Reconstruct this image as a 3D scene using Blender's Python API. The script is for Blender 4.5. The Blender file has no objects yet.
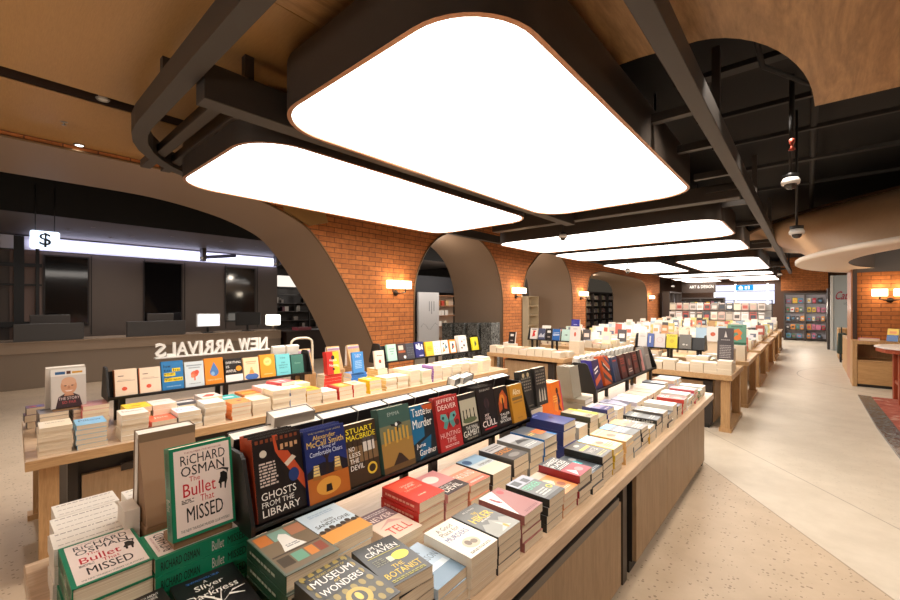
import bpy, math, random
from mathutils import Vector, Matrix
SC = bpy.context.scene
COL = SC.collection
PI = math.pi
rnd = random.Random(11)

# ------------------------------------------------------------------ materials
def lin(c):
    if isinstance(c, str):
        c = tuple(int(c[i:i+2], 16) for i in (0, 2, 4))
    o = []
    for v in c:
        v = v / 255.0
        o.append(v / 12.92 if v <= 0.04045 else ((v + 0.055) / 1.055) ** 2.4)
    return (o[0], o[1], o[2], 1.0)

_mats = {}
def flat(c, rough=0.5, metal=0.0, coat=0.0, spec=0.5, name=None):
    key = ('flat', str(c), rough, metal, coat, spec)
    if key in _mats: return _mats[key]
    m = bpy.data.materials.new(name or 'paint'); m.use_nodes = True
    b = m.node_tree.nodes['Principled BSDF']
    b.inputs['Base Color'].default_value = lin(c)
    b.inputs['Roughness'].default_value = rough
    b.inputs['Metallic'].default_value = metal
    b.inputs['Specular IOR Level'].default_value = spec
    if coat:
        b.inputs['Coat Weight'].default_value = coat
        b.inputs['Coat Roughness'].default_value = 0.15
    _mats[key] = m
    return m

def emit(c, strength):
    key = ('emit', str(c), strength)
    if key in _mats: return _mats[key]
    m = bpy.data.materials.new('glow'); m.use_nodes = True
    nt = m.node_tree; nt.nodes.clear()
    e = nt.nodes.new('ShaderNodeEmission'); o = nt.nodes.new('ShaderNodeOutputMaterial')
    e.inputs[0].default_value = lin(c); e.inputs[1].default_value = strength
    nt.links.new(e.outputs[0], o.inputs[0])
    _mats[key] = m
    return m

def N(nt, t, **kw):
    n = nt.nodes.new(t)
    for k, v in kw.items():
        if k in ('blend_type', 'operation', 'data_type', 'feature', 'wave_type', 'bands_direction', 'noise_dimensions', 'distance', 'voronoi_dimensions'):
            setattr(n, k, v)
        else:
            n.inputs[k.replace('_', ' ')].default_value = v
    return n

def ramp(nt, stops):
    r = nt.nodes.new('ShaderNodeValToRGB')
    e = r.color_ramp.elements
    while len(e) < len(stops): e.new(0.5)
    for i, (p, c) in enumerate(stops):
        e[i].position = p; e[i].color = lin(c)
    return r

def wood(name, c1, c2, stretch=(1.0, 12.0, 12.0), rough=0.5, scale=1.6, rings=True):
    """oak veneer: stretched noise plus cathedral rings, in object space; the small factor of STRETCH is the grain direction"""
    m = bpy.data.materials.new(name); m.use_nodes = True
    nt = m.node_tree; b = nt.nodes['Principled BSDF']
    tc = nt.nodes.new('ShaderNodeTexCoord'); mp = nt.nodes.new('ShaderNodeMapping')
    mp.inputs['Scale'].default_value = stretch
    nt.links.new(tc.outputs['Object'], mp.inputs[0])
    n1 = N(nt, 'ShaderNodeTexNoise', Scale=scale, Detail=5.0, Roughness=0.6, Distortion=0.6)
    n2 = N(nt, 'ShaderNodeTexNoise', Scale=scale * 9, Detail=3.0, Roughness=0.7)
    nt.links.new(mp.outputs[0], n1.inputs['Vector']); nt.links.new(mp.outputs[0], n2.inputs['Vector'])
    mul = N(nt, 'ShaderNodeMath', operation='MULTIPLY'); mul.inputs[1].default_value = 9.0
    fr = N(nt, 'ShaderNodeMath', operation='PINGPONG'); fr.inputs[1].default_value = 1.0
    nt.links.new(n1.outputs[0], mul.inputs[0]); nt.links.new(mul.outputs[0], fr.inputs[0])
    mx = N(nt, 'ShaderNodeMath', operation='MULTIPLY_ADD'); mx.inputs[1].default_value = 0.35 if rings else 0.05
    ad = N(nt, 'ShaderNodeMath', operation='MULTIPLY'); ad.inputs[1].default_value = 0.75
    nt.links.new(n2.outputs[0], ad.inputs[0])
    nt.links.new(fr.outputs[0], mx.inputs[0]); nt.links.new(ad.outputs[0], mx.inputs[2])
    r = ramp(nt, [(0.15, c1), (0.85, c2)])
    nt.links.new(mx.outputs[0], r.inputs[0]); nt.links.new(r.outputs[0], b.inputs['Base Color'])
    b.inputs['Roughness'].default_value = rough
    return m

def brick(name, axis):
    """running-bond brick; AXIS is the wall's horizontal axis (world)"""
    m = bpy.data.materials.new(name); m.use_nodes = True
    nt = m.node_tree; b = nt.nodes['Principled BSDF']
    tc = nt.nodes.new('ShaderNodeTexCoord'); sp = nt.nodes.new('ShaderNodeSeparateXYZ'); cb = nt.nodes.new('ShaderNodeCombineXYZ')
    nt.links.new(tc.outputs['Object'], sp.inputs[0])
    nt.links.new(sp.outputs[axis], cb.inputs[0]); nt.links.new(sp.outputs[2], cb.inputs[1])
    bt = nt.nodes.new('ShaderNodeTexBrick')
    bt.inputs['Color1'].default_value = lin((184, 110, 54)); bt.inputs['Color2'].default_value = lin((160, 92, 42))
    bt.inputs['Mortar'].default_value = lin((112, 66, 34))
    bt.inputs['Scale'].default_value = 1.0; bt.inputs['Mortar Size'].default_value = 0.007
    bt.inputs['Brick Width'].default_value = 0.29; bt.inputs['Row Height'].default_value = 0.085
    bt.inputs['Bias'].default_value = -0.2
    nt.links.new(cb.outputs[0], bt.inputs['Vector'])
    no = N(nt, 'ShaderNodeTexNoise', Scale=14.0, Detail=4.0)
    nt.links.new(tc.outputs['Object'], no.inputs['Vector'])
    mx = nt.nodes.new('ShaderNodeMix'); mx.data_type = 'RGBA'; mx.blend_type = 'OVERLAY'
    mx.inputs[0].default_value = 0.45
    nt.links.new(bt.outputs['Color'], mx.inputs[6]); nt.links.new(no.outputs[0], mx.inputs[7])
    nt.links.new(mx.outputs[2], b.inputs['Base Color'])
    bp = nt.nodes.new('ShaderNodeBump'); bp.inputs['Strength'].default_value = 0.5; bp.inputs['Distance'].default_value = 0.004
    inv = N(nt, 'ShaderNodeMath', operation='SUBTRACT'); inv.inputs[0].default_value = 1.0
    nt.links.new(bt.outputs['Fac'], inv.inputs[1]); nt.links.new(inv.outputs[0], bp.inputs['Height'])
    nt.links.new(bp.outputs[0], b.inputs['Normal'])
    b.inputs['Roughness'].default_value = 0.8
    return m

def terrazzo():
    m = bpy.data.materials.new('terrazzo'); m.use_nodes = True
    nt = m.node_tree; b = nt.nodes['Principled BSDF']
    tc = nt.nodes.new('ShaderNodeTexCoord')
    sp = nt.nodes.new('ShaderNodeSeparateXYZ'); nt.links.new(tc.outputs['Object'], sp.inputs[0])
    def lineval(x0, y0, x1, y1):      # signed distance to a joint line (positive beyond it)
        nx, ny = -(y1 - y0), (x1 - x0); l = math.hypot(nx, ny); nx, ny = nx / l, ny / l
        a = N(nt, 'ShaderNodeMath', operation='MULTIPLY'); a.inputs[1].default_value = nx
        c = N(nt, 'ShaderNodeMath', operation='MULTIPLY_ADD'); c.inputs[1].default_value = ny
        d = N(nt, 'ShaderNodeMath', operation='SUBTRACT'); d.inputs[1].default_value = nx * x0 + ny * y0
        nt.links.new(sp.outputs[0], a.inputs[0]); nt.links.new(sp.outputs[1], c.inputs[0]); nt.links.new(a.outputs[0], c.inputs[2])
        nt.links.new(c.outputs[0], d.inputs[0])
        return d
    d1 = lineval(-0.72, 4.9, 0.50, 3.22); d2 = lineval(-0.72, 6.0, 0.72, 4.25)
    near = N(nt, 'ShaderNodeMath', operation='LESS_THAN'); near.inputs[1].default_value = 0.0
    far = N(nt, 'ShaderNodeMath', operation='GREATER_THAN'); far.inputs[1].default_value = 0.0
    nt.links.new(d1.outputs[0], near.inputs[0]); nt.links.new(d2.outputs[0], far.inputs[0])
    # dark chips
    vo = N(nt, 'ShaderNodeTexVoronoi', Scale=44.0, Randomness=1.0)
    nt.links.new(tc.outputs['Object'], vo.inputs['Vector'])
    vs = nt.nodes.new('ShaderNodeSeparateColor'); nt.links.new(vo.outputs['Color'], vs.inputs[0])
    thr = N(nt, 'ShaderNodeMath', operation='MULTIPLY'); thr.inputs[1].default_value = 0.42
    sel = N(nt, 'ShaderNodeMath', operation='GREATER_THAN'); sel.inputs[1].default_value = 0.58
    nt.links.new(vs.outputs[0], sel.inputs[0]); 
    siz = N(nt, 'ShaderNodeMath', operation='LESS_THAN')
    nt.links.new(vs.outputs[1], thr.inputs[0]); nt.links.new(vo.outputs['Distance'], siz.inputs[0]); nt.links.new(thr.outputs[0], siz.inputs[1])
    chip = N(nt, 'ShaderNodeMath', operation='MULTIPLY'); nt.links.new(sel.outputs[0], chip.inputs[0]); nt.links.new(siz.outputs[0], chip.inputs[1])
    amt = N(nt, 'ShaderNodeMath', operation='MULTIPLY_ADD'); amt.inputs[1].default_value = 0.60
    fm = N(nt, 'ShaderNodeMath', operation='MULTIPLY'); fm.inputs[1].default_value = 0.16
    nt.links.new(far.outputs[0], fm.inputs[0]); nt.links.new(near.outputs[0], amt.inputs[0]); nt.links.new(fm.outputs[0], amt.inputs[2])
    ca = N(nt, 'ShaderNodeMath', operation='MULTIPLY'); nt.links.new(chip.outputs[0], ca.inputs[0]); nt.links.new(amt.outputs[0], ca.inputs[1])
    no = N(nt, 'ShaderNodeTexNoise', Scale=3.0, Detail=6.0, Roughness=0.65)
    nt.links.new(tc.outputs['Object'], no.inputs['Vector'])
    r = ramp(nt, [(0.3, (198, 184, 164)), (0.75, (216, 203, 184))]); nt.links.new(no.outputs[0], r.inputs[0])
    mx = nt.nodes.new('ShaderNodeMix'); mx.data_type = 'RGBA'; mx.inputs[7].default_value = lin((104, 84, 66))
    nt.links.new(ca.outputs[0], mx.inputs[0]); nt.links.new(r.outputs[0], mx.inputs[6])
    # near field slightly darker and pinker aggregate
    mn = nt.nodes.new('ShaderNodeMix'); mn.data_type = 'RGBA'; mn.blend_type = 'MULTIPLY'; mn.inputs[7].default_value = lin((238, 226, 214))
    nt.links.new(near.outputs[0], mn.inputs[0]); nt.links.new(mx.outputs[2], mn.inputs[6])
    # joints
    j = None
    for d in (d1, d2):
        ab = N(nt, 'ShaderNodeMath', operation='ABSOLUTE'); lt = N(nt, 'ShaderNodeMath', operation='LESS_THAN'); lt.inputs[1].default_value = 0.006
        nt.links.new(d.outputs[0], ab.inputs[0]); nt.links.new(ab.outputs[0], lt.inputs[0])
        if j is None: j = lt
        else:
            mm = N(nt, 'ShaderNodeMath', operation='MAXIMUM'); nt.links.new(j.outputs[0], mm.inputs[0]); nt.links.new(lt.outputs[0], mm.inputs[1]); j = mm
    # a curved joint sweeping toward the far aisle
    ve = nt.nodes.new('ShaderNodeVectorMath'); ve.operation = 'DISTANCE'; ve.inputs[1].default_value = (2.35, 13.2, 0.0)
    nt.links.new(tc.outputs['Object'], ve.inputs[0])
    sb = N(nt, 'ShaderNodeMath', operation='SUBTRACT'); sb.inputs[1].default_value = 2.55
    ab = N(nt, 'ShaderNodeMath', operation='ABSOLUTE'); lt = N(nt, 'ShaderNodeMath', operation='LESS_THAN'); lt.inputs[1].default_value = 0.012
    nt.links.new(ve.outputs['Value'], sb.inputs[0]); nt.links.new(sb.outputs[0], ab.inputs[0]); nt.links.new(ab.outputs[0], lt.inputs[0])
    mm = N(nt, 'ShaderNodeMath', operation='MAXIMUM'); nt.links.new(j.outputs[0], mm.inputs[0]); nt.links.new(lt.outputs[0], mm.inputs[1]); j = mm
    jm = N(nt, 'ShaderNodeMath', operation='MULTIPLY'); jm.inputs[1].default_value = 0.55; nt.links.new(j.outputs[0], jm.inputs[0])
    mj = nt.nodes.new('ShaderNodeMix'); mj.data_type = 'RGBA'; mj.inputs[7].default_value = lin((120, 100, 78))
    nt.links.new(jm.outputs[0], mj.inputs[0]); nt.links.new(mn.outputs[2], mj.inputs[6])
    nt.links.new(mj.outputs[2], b.inputs['Base Color'])
    b.inputs['Roughness'].default_value = 0.42
    return m

def pages_mat(name, c1, c2, axis=2, scale=420.0):
    """page edges: fine lines stacked through the book's thickness"""
    m = bpy.data.materials.new(name); m.use_nodes = True
    nt = m.node_tree; b = nt.nodes['Principled BSDF']
    tc = nt.nodes.new('ShaderNodeTexCoord'); mp = nt.nodes.new('ShaderNodeMapping')
    mp.inputs['Scale'].default_value = (3.0, 3.0, scale)
    nt.links.new(tc.outputs['Object'], mp.inputs[0])
    no = N(nt, 'ShaderNodeTexNoise', Scale=1.0, Detail=2.0); nt.links.new(mp.outputs[0], no.inputs['Vector'])
    r = ramp(nt, [(0.3, c1), (0.7, c2)]); nt.links.new(no.outputs[0], r.inputs[0]); nt.links.new(r.outputs[0], b.inputs['Base Color'])
    b.inputs['Roughness'].default_value = 0.75
    return m

def stone():
    m = bpy.data.materials.new('black_marble'); m.use_nodes = True
    nt = m.node_tree; b = nt.nodes['Principled BSDF']
    tc = nt.nodes.new('ShaderNodeTexCoord')
    no = N(nt, 'ShaderNodeTexNoise', Scale=16.0, Detail=8.0, Roughness=0.75, Distortion=1.5); nt.links.new(tc.outputs['Object'], no.inputs['Vector'])
    r = ramp(nt, [(0.40, (22, 24, 26)), (0.66, (150, 152, 148))]); nt.links.new(no.outputs[0], r.inputs[0]); nt.links.new(r.outputs[0], b.inputs['Base Color'])
    b.inputs['Roughness'].default_value = 0.2
    return m

def carpet_red():
    m = bpy.data.materials.new('red_carpet'); m.use_nodes = True
    nt = m.node_tree; b = nt.nodes['Principled BSDF']
    tc = nt.nodes.new('ShaderNodeTexCoord')
    no = N(nt, 'ShaderNodeTexNoise', Scale=6.0, Detail=7.0, Roughness=0.7); nt.links.new(tc.outputs['Object'], no.inputs['Vector'])
    r = ramp(nt, [(0.35, (132, 52, 36)), (0.55, (168, 84, 60)), (0.68, (196, 170, 150))]); nt.links.new(no.outputs[0], r.inputs[0]); nt.links.new(r.outputs[0], b.inputs['Base Color'])
    b.inputs['Roughness'].default_value = 0.9
    return m

OAK = wood('oak_veneer', (172, 132, 88), (206, 168, 122), (12, 1.0, 12), 0.45)
OAKV = wood('oak_veneer_upright', (164, 124, 80), (198, 158, 110), (12, 12, 1.0), 0.5)
OAKTOP = wood('oak_top', (176, 146, 116), (208, 180, 150), (12, 1.0, 12), 0.32)
CEILWOOD = wood('ceiling_oak', (136, 102, 62), (190, 150, 102), (5, 0.7, 5), 0.42, 1.0)
CEILWOODX = wood('ceiling_oak_cross', (150, 112, 66), (182, 142, 90), (1.0, 14, 14), 0.38, 1.3, False)
REDWOOD = wood('red_stained_wood', (132, 52, 28), (168, 76, 42), (10, 10, 1.0), 0.4)
BRICKY = brick('brick_along_aisle', 1)
BRICKX = brick('brick_across_aisle', 0)
FLOORM = terrazzo()
PAGES = pages_mat('page_edges', (214, 194, 164), (240, 226, 202))
PAGESW = pages_mat('white_page_edges', (220, 212, 200), (246, 240, 230))
STONE = stone()
REDCARPET = carpet_red()
BLACKM = flat((24, 22, 21), 0.45, name='black_powder_coat')
RACKM = flat((26, 23, 21), 0.4, name='rack_black')
BRONZE = flat((58, 49, 42), 0.5, name='dark_bronze_paint')
BRONZEL = flat((56, 50, 45), 0.5, name='bronze_paint')
COPPER = flat((176, 128, 96), 0.35, 0.6, name='copper_trim')
REVEALM = flat((142, 120, 100), 0.55, name='taupe_lacquer')
VOIDM = flat((19, 17, 16), 0.8, name='black_soffit_paint')
CHAR = flat((66, 58, 54), 0.5, name='charcoal_laminate')
STEEL = flat((150, 146, 140), 0.3, 0.8, name='brushed_steel')
WHITEM = flat((232, 228, 222), 0.5, name='white_paint')

# ------------------------------------------------------------------ mesh building
class MB:
    def __init__(s):
        s.v = []; s.f = []; s.m = []; s.sm = []
    def add(s, vs, fs, mi=0, smooth=False):
        o = len(s.v); s.v += [tuple(v) for v in vs]
        for f in fs:
            s.f.append([i + o for i in f]); s.m.append(mi); s.sm.append(smooth)
        return s
    def box(s, x0, y0, z0, x1, y1, z1, mi=0):
        x0, x1 = min(x0, x1), max(x0, x1); y0, y1 = min(y0, y1), max(y0, y1); z0, z1 = min(z0, z1), max(z0, z1)
        vs = [(x0,y0,z0),(x1,y0,z0),(x1,y1,z0),(x0,y1,z0),(x0,y0,z1),(x1,y0,z1),(x1,y1,z1),(x0,y1,z1)]
        return s.add(vs, [(0,3,2,1),(4,5,6,7),(0,1,5,4),(1,2,6,5),(2,3,7,6),(3,0,4,7)], mi)
    def prism(s, pts, z0, z1, mi=0, axes=(0, 1, 2), mi_cap=None, mi_cap2=None):
        """extrude polygon PTS (in axes[0], axes[1]) along axes[2] from z0 to z1"""
        def P(p, z):
            r = [0, 0, 0]; r[axes[0]] = p[0]; r[axes[1]] = p[1]; r[axes[2]] = z; return tuple(r)
        n = len(pts); vs = [P(p, z0) for p in pts] + [P(p, z1) for p in pts]
        s.add(vs, [list(range(n))[::-1]], mi if mi_cap is None else mi_cap)
        o = len(s.v) - 2 * n
        s.f.append([o + n + i for i in range(n)]); s.m.append(mi if mi_cap2 is None else mi_cap2); s.sm.append(False)
        for i in range(n):
            j = (i + 1) % n
            s.f.append([o + i, o + j, o + n + j, o + n + i]); s.m.append(mi); s.sm.append(n > 14)
        return s
    def tube(s, pts, r, n=8, mi=0, cap=True):
        pts = [Vector(p) for p in pts]; rings = []
        for i, p in enumerate(pts):
            a = pts[max(i - 1, 0)]; b = pts[min(i + 1, len(pts) - 1)]
            d = (b - a).normalized(); u = d.orthogonal().normalized()
            if rings:
                u = (rings[-1][1] - d * rings[-1][1].dot(d)).normalized()
            w = d.cross(u); rr = r[i] if isinstance(r, (list, tuple)) else r
            rings.append(([p + (u * math.cos(t) + w * math.sin(t)) * rr for t in [2 * PI * k / n for k in range(n)]], u))
        vs = [v for ring, _ in rings for v in ring]; fs = []
        for i in range(len(rings) - 1):
            for k in range(n):
                a = i * n + k; b = i * n + (k + 1) % n
                fs.append((a, b, b + n, a + n))
        o = len(s.v); s.add(vs, fs, mi, True)
        if cap:
            s.f.append([o + k for k in range(n)][::-1]); s.m.append(mi); s.sm.append(False)
            s.f.append([o + (len(rings) - 1) * n + k for k in range(n)]); s.m.append(mi); s.sm.append(False)
        return s
    def lathe(s, prof, c=(0, 0, 0), a0=0.0, a1=2 * PI, n=24, mi=0):
        full = abs(a1 - a0 - 2 * PI) < 1e-6; k = n if full else n + 1
        vs = []
        for i in range(k):
            t = a0 + (a1 - a0) * i / n
            for r, z in prof: vs.append((c[0] + r * math.cos(t), c[1] + r * math.sin(t), c[2] + z))
        p = len(prof); fs = []
        for i in range(n):
            j = (i + 1) % k
            for q in range(p - 1):
                fs.append((i * p + q, j * p + q, j * p + q + 1, i * p + q + 1))
        return s.add(vs, fs, mi, True)
    def build(s, name, mats, parent=None, loc=None, bevel=0.0, seg=1):
        me = bpy.data.meshes.new(name)
        me.from_pydata(s.v, [], s.f)
        for m in (mats if isinstance(mats, (list, tuple)) else [mats]): me.materials.append(m)
        me.polygons.foreach_set('material_index', s.m); me.polygons.foreach_set('use_smooth', s.sm)
        me.update()
        o = bpy.data.objects.new(name, me); COL.objects.link(o)
        if loc is not None: o.location = loc
        if parent is not None: o.parent = parent
        if bevel:
            b = o.modifiers.new('edge', 'BEVEL'); b.width = bevel; b.segments = seg; b.limit_method = 'ANGLE'
        return o

def tag(o, label, cat, group=None, kind=None):
    o['label'] = label; o['category'] = cat
    if group: o['group'] = group
    if kind: o['kind'] = kind
    return o
def empty(name, loc, label, cat, group=None, rz=0.0):
    o = bpy.data.objects.new(name, None); COL.objects.link(o); o.location = loc; o.rotation_euler = (0, 0, rz)
    o.empty_display_size = 0.1
    return tag(o, label, cat, group)
def struct(o):
    o['kind'] = 'structure'; return o
def copy_tree(o, parent=None):
    c = o.copy(); COL.objects.link(c)
    if parent is not None: c.parent = parent
    for ch in list(o.children): copy_tree(ch, c)
    return c

def rrect(x0, y0, x1, y1, r, n=8):
    pts = []
    for cx, cy, a in ((x1 - r, y0 + r, -PI / 2), (x1 - r, y1 - r, 0), (x0 + r, y1 - r, PI / 2), (x0 + r, y0 + r, PI)):
        for i in range(n + 1):
            t = a + (PI / 2) * i / n; pts.append((cx + r * math.cos(t), cy + r * math.sin(t)))
    return pts

def spline(pts, k=6):
    out = []
    for i in range(len(pts) - 1):
        p0 = pts[max(i - 1, 0)]; p1 = pts[i]; p2 = pts[i + 1]; p3 = pts[min(i + 2, len(pts) - 1)]
        for j in range(k):
            t = j / k
            out.append(tuple(0.5 * (2 * p1[a] + (p2[a] - p0[a]) * t + (2 * p0[a] - 5 * p1[a] + 4 * p2[a] - p3[a]) * t * t + (3 * p1[a] - p0[a] - 3 * p2[a] + p3[a]) * t ** 3) for a in range(len(p1))))
    out.append(tuple(pts[-1])); return out

# text outlines as flat mesh, fitted into a box
_txt = {}
def text_mesh(txt, bold=0.0, res=2, off=0.0):
    key = (txt, bold, off)
    if key in _txt: return _txt[key]
    cu = bpy.data.curves.new('lettering', 'FONT'); cu.body = txt; cu.resolution_u = res; cu.offset = off
    ob = bpy.data.objects.new('lettering', cu); COL.objects.link(ob)
    bpy.context.view_layer.update()
    dg = bpy.context.evaluated_depsgraph_get()
    me = bpy.data.meshes.new_from_object(ob.evaluated_get(dg))
    vs = [(v.co.x, v.co.y) for v in me.vertices]; fs = [list(p.vertices) for p in me.polygons]
    bpy.data.objects.remove(ob); bpy.data.curves.remove(cu); bpy.data.meshes.remove(me)
    x0 = min(v[0] for v in vs); x1 = max(v[0] for v in vs); y0 = min(v[1] for v in vs); y1 = max(v[1] for v in vs)
    vs = [((v[0] - x0) / (x1 - x0), (v[1] - y0) / (y1 - y0)) for v in vs]
    if bold:      # heavier strokes: the outline repeated a hair to each side
        n = len(vs); e = bold * 0.2 * (y1 - y0) / (x1 - x0)
        fs = fs + [[i + n for i in f] for f in fs] + [[i + 2 * n for i in f] for f in fs]
        vs = [(v[0] * (1 - 2 * e) + e, v[1]) for v in vs]
        vs = vs + [(v[0] - e, v[1]) for v in vs] + [(v[0] + e, v[1]) for v in vs]
    _txt[key] = (vs, fs); return _txt[key]
# ------------------------------------------------------------------ the setting
struct(MB().box(-17.5, -3.0, -0.1, 7.0, 33.0, 0.0).build('floor', FLOORM))
struct(MB().box(-17.5, -3.0, 3.95, 7.0, 33.0, 4.05).build('ceiling', VOIDM))
struct(MB().box(-17.6, -3.1, 0, -17.5, 33, 4.0).build('wall_far_left', CHAR))
struct(MB().box(7.0, -3.1, 0, 7.1, 33, 4.0).build('wall_right', flat((150, 120, 95), 0.7)))
struct(MB().box(-17.5, -3.1, 0, 7.0, -3.0, 4.0).build('wall_behind', flat((120, 92, 66), 0.6)))

# brick wall with four arches (face at x = -6, reveals 1.63 m deep)
XF, XB, WTOP = -6.0, -7.63, 3.95
A1 = spline([(-3.0, 3.34), (0.2, 3.345), (1.2, 3.345), (1.75, 3.33), (2.3, 3.26), (2.82, 3.145), (3.3, 2.96), (3.56, 2.76), (3.83, 2.44), (4.13, 2.0), (4.44, 1.5), (4.72, 0.95), (4.95, 0.45), (5.12, 0.0)])
def arch(y0, y1, zs, pts):
    return [(y0, 0.0), (y0, zs * 0.5)] + spline([(y0, zs)] + pts + [(y1, zs)], 5) + [(y1, zs * 0.5), (y1, 0.0)]
A2 = arch(5.76, 8.95, 1.72, [(5.80, 2.16), (5.94, 2.52), (6.21, 2.9), (6.6, 3.18), (7.12, 3.34), (7.4, 3.37), (7.75, 3.31), (8.2, 3.11), (8.6, 2.76), (8.87, 2.21)])
A3 = arch(9.91, 13.13, 1.9, [(10.15, 2.58), (10.5, 2.9), (10.94, 3.19), (11.6, 3.33), (12.24, 3.22), (12.72, 2.9), (13.03, 2.45)])
A4 = arch(14.27, 21.66, 1.8, [(14.56, 2.62), (15.15, 2.86), (15.9, 2.96), (17.8, 2.93), (20.4, 2.87), (21.25, 2.65), (21.6, 2.25)])
w = MB()
def strip(pts):
    for a, b in zip(pts, pts[1:]):
        if b[0] - a[0] > 1e-4:
            w.add([(XF, a[0], a[1]), (XF, b[0], b[1]), (XF, b[0], WTOP), (XF, a[0], WTOP)], [(0, 1, 2, 3)])
def solid(y0, y1): w.box(XB, y0, 0, XF, y1, WTOP)
for A in (A1, A2, A3, A4): strip(A)
w.add([(XF, 5.12, 0), (XF, 5.76, 0), (XF, 5.76, WTOP), (XF, 5.12, WTOP)], [(0, 1, 2, 3)])
for y0, y1 in ((8.95, 9.91), (13.13, 14.27), (21.66, 24.0)):
    w.add([(XF, y0, 0), (XF, y1, 0), (XF, y1, WTOP), (XF, y0, WTOP)], [(0, 1, 2, 3)])
struct(w.build('wall_left', BRICKY))
w = MB()       # the far face of the same wall, dark
def strip_b(pts):
    for a, b in zip(pts, pts[1:]):
        if b[0] - a[0] > 1e-4:
            w.add([(XB, a[0], a[1]), (XB, b[0], b[1]), (XB, b[0], WTOP), (XB, a[0], WTOP)], [(3, 2, 1, 0)])
for A in (A1, A2, A3, A4): strip_b(A)
for y0, y1 in ((5.12, 5.76), (8.95, 9.91), (13.13, 14.27), (21.66, 24.0)):
    w.add([(XB, y0, 0), (XB, y1, 0), (XB, y1, WTOP), (XB, y0, WTOP)], [(3, 2, 1, 0)])
struct(w.build('wall_left_back', CHAR))
for i, A in enumerate((A1, A2, A3, A4)):
    r = MB(); vs = []; fs = []
    for k, (y, z) in enumerate(A):
        vs += [(XF + 0.012, y, z), (XB - 0.01, y, z)]
        if k: fs.append((2 * k - 2, 2 * k - 1, 2 * k + 1, 2 * k))
    r.add(vs, fs, 0, True)
    struct(r.build('trim_%d' % (i + 1), REVEALM))
    e = MB(); e.tube([(XF + 0.01, y, z) for y, z in A], 0.016, 6)
    struct(e.build('trim_%d' % (i + 11), flat((116, 92, 66), 0.35, 0.6)))
# small oak board capping the brick beside the first arch
o = MB().prism([(3.02, 3.10), (3.44, 2.93), (3.78, 3.03), (3.66, 3.34), (3.0, 3.34)], XF + 0.005, XF + 0.035, axes=(1, 2, 0)).build('trim_21', CEILWOODX)
struct(o)

# oak ceiling: two fields with a dark slot between, a rounded bite out of the front edge on the aisle side
z0, z1 = 3.40, 3.46
struct(MB().box(-4.40, -3.0, z0, -2.3, 3.03, z1).build('ceiling_oak_field', CEILWOODX))
struct(MB().box(-6.0, -3.0, z0, -4.58, 3.03, z1).build('ceiling_oak_side_field', CEILWOODX))
bite = [(-0.62 + 0.66 * math.sin(t), 4.76 - 1.68 * math.cos(t)) for t in [PI / 2 * k / 14 for k in range(15)]]
poly = [(-2.295, -3.0), (4.5, -3.0), (4.5, 4.86)] + [(0.045, 4.78)] + bite[::-1][1:] + [(-0.9, 3.03), (-2.295, 3.03)]
struct(MB().prism(poly, z0, z1).build('ceiling_oak_front', CEILWOOD))
struct(MB().box(-4.60, -3.0, z1 + 0.05, -4.38, 3.03, z1 + 0.08).build('ceiling_slot', flat((40, 24, 12), 0.7)))
struct(MB().box(-4.60, -3.0, z0, -4.575, 3.03, z1 + 0.05).build('ceiling_slot_edge', flat((52, 32, 16), 0.6)))

# ceiling void: pipes and hangers
def thing_mesh(mb, name, mats, label, cat, group=None, bevel=0.0):
    return tag(mb.build(name, mats, bevel=bevel), label, cat, group)
for y, z, wd, nm in ((4.3, 3.72, 0.12, 'first'), (5.35, 3.72, 0.05, 'second'), (6.3, 3.70, 0.05, 'third'), (7.6, 3.70, 0.10, 'fourth'), (9.2, 3.72, 0.05, 'fifth')):
    thing_mesh(MB().box(-0.95, y, z, 4.5, y + wd, z + 0.05), 'cable_tray', flat((32, 29, 27), 0.6), 'thin dark cable tray crossing the black ceiling, %s one counted from the oak ceiling edge' % nm, 'cable tray', 'cable trays in the ceiling void', 0.004)
thing_mesh(MB().tube([(-0.3, 3.0, 3.62), (-0.28, 4.2, 3.62), (0.0, 4.9, 3.66), (1.2, 5.1, 3.66), (3.5, 5.15, 3.66)], 0.02), 'conduit', VOIDM, 'black flexible conduit bending across the ceiling void', 'conduit')
thing_mesh(MB().tube([(0.05, 3.0, 3.75), (0.05, 12.0, 3.75)], 0.035), 'sprinkler_pipe', flat((22, 20, 19), 0.7), 'black sprinkler pipe running along the ceiling void', 'pipe')
t = empty('sprinkler_drop', (-0.12, 5.3, 3.2), 'black drop pipe with a red sprinkler bulb above the camera', 'sprinkler')
MB().tube([(0, 0, 0.12), (0, 0, 0.75)], 0.022).build('drop_pipe', VOIDM, t)
MB().lathe([(0.0, 0.0), (0.03, 0.01), (0.012, 0.04), (0.012, 0.06), (0.024, 0.08), (0.024, 0.12), (0, 0.12)], n=12).build('sprinkler_head', flat((150, 60, 44), 0.35, 0.4), t)

# far wall and what closes the shop
struct(MB().box(-7.0, 27.0, 0, 7.0, 27.1, 4.0).build('wall_far', flat((84, 56, 38), 0.6)))
struct(MB().box(-1.0, 25.75, 2.35, 0.7, 25.9, 3.95).build('wall_far_bulkhead', BRICKX))

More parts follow.
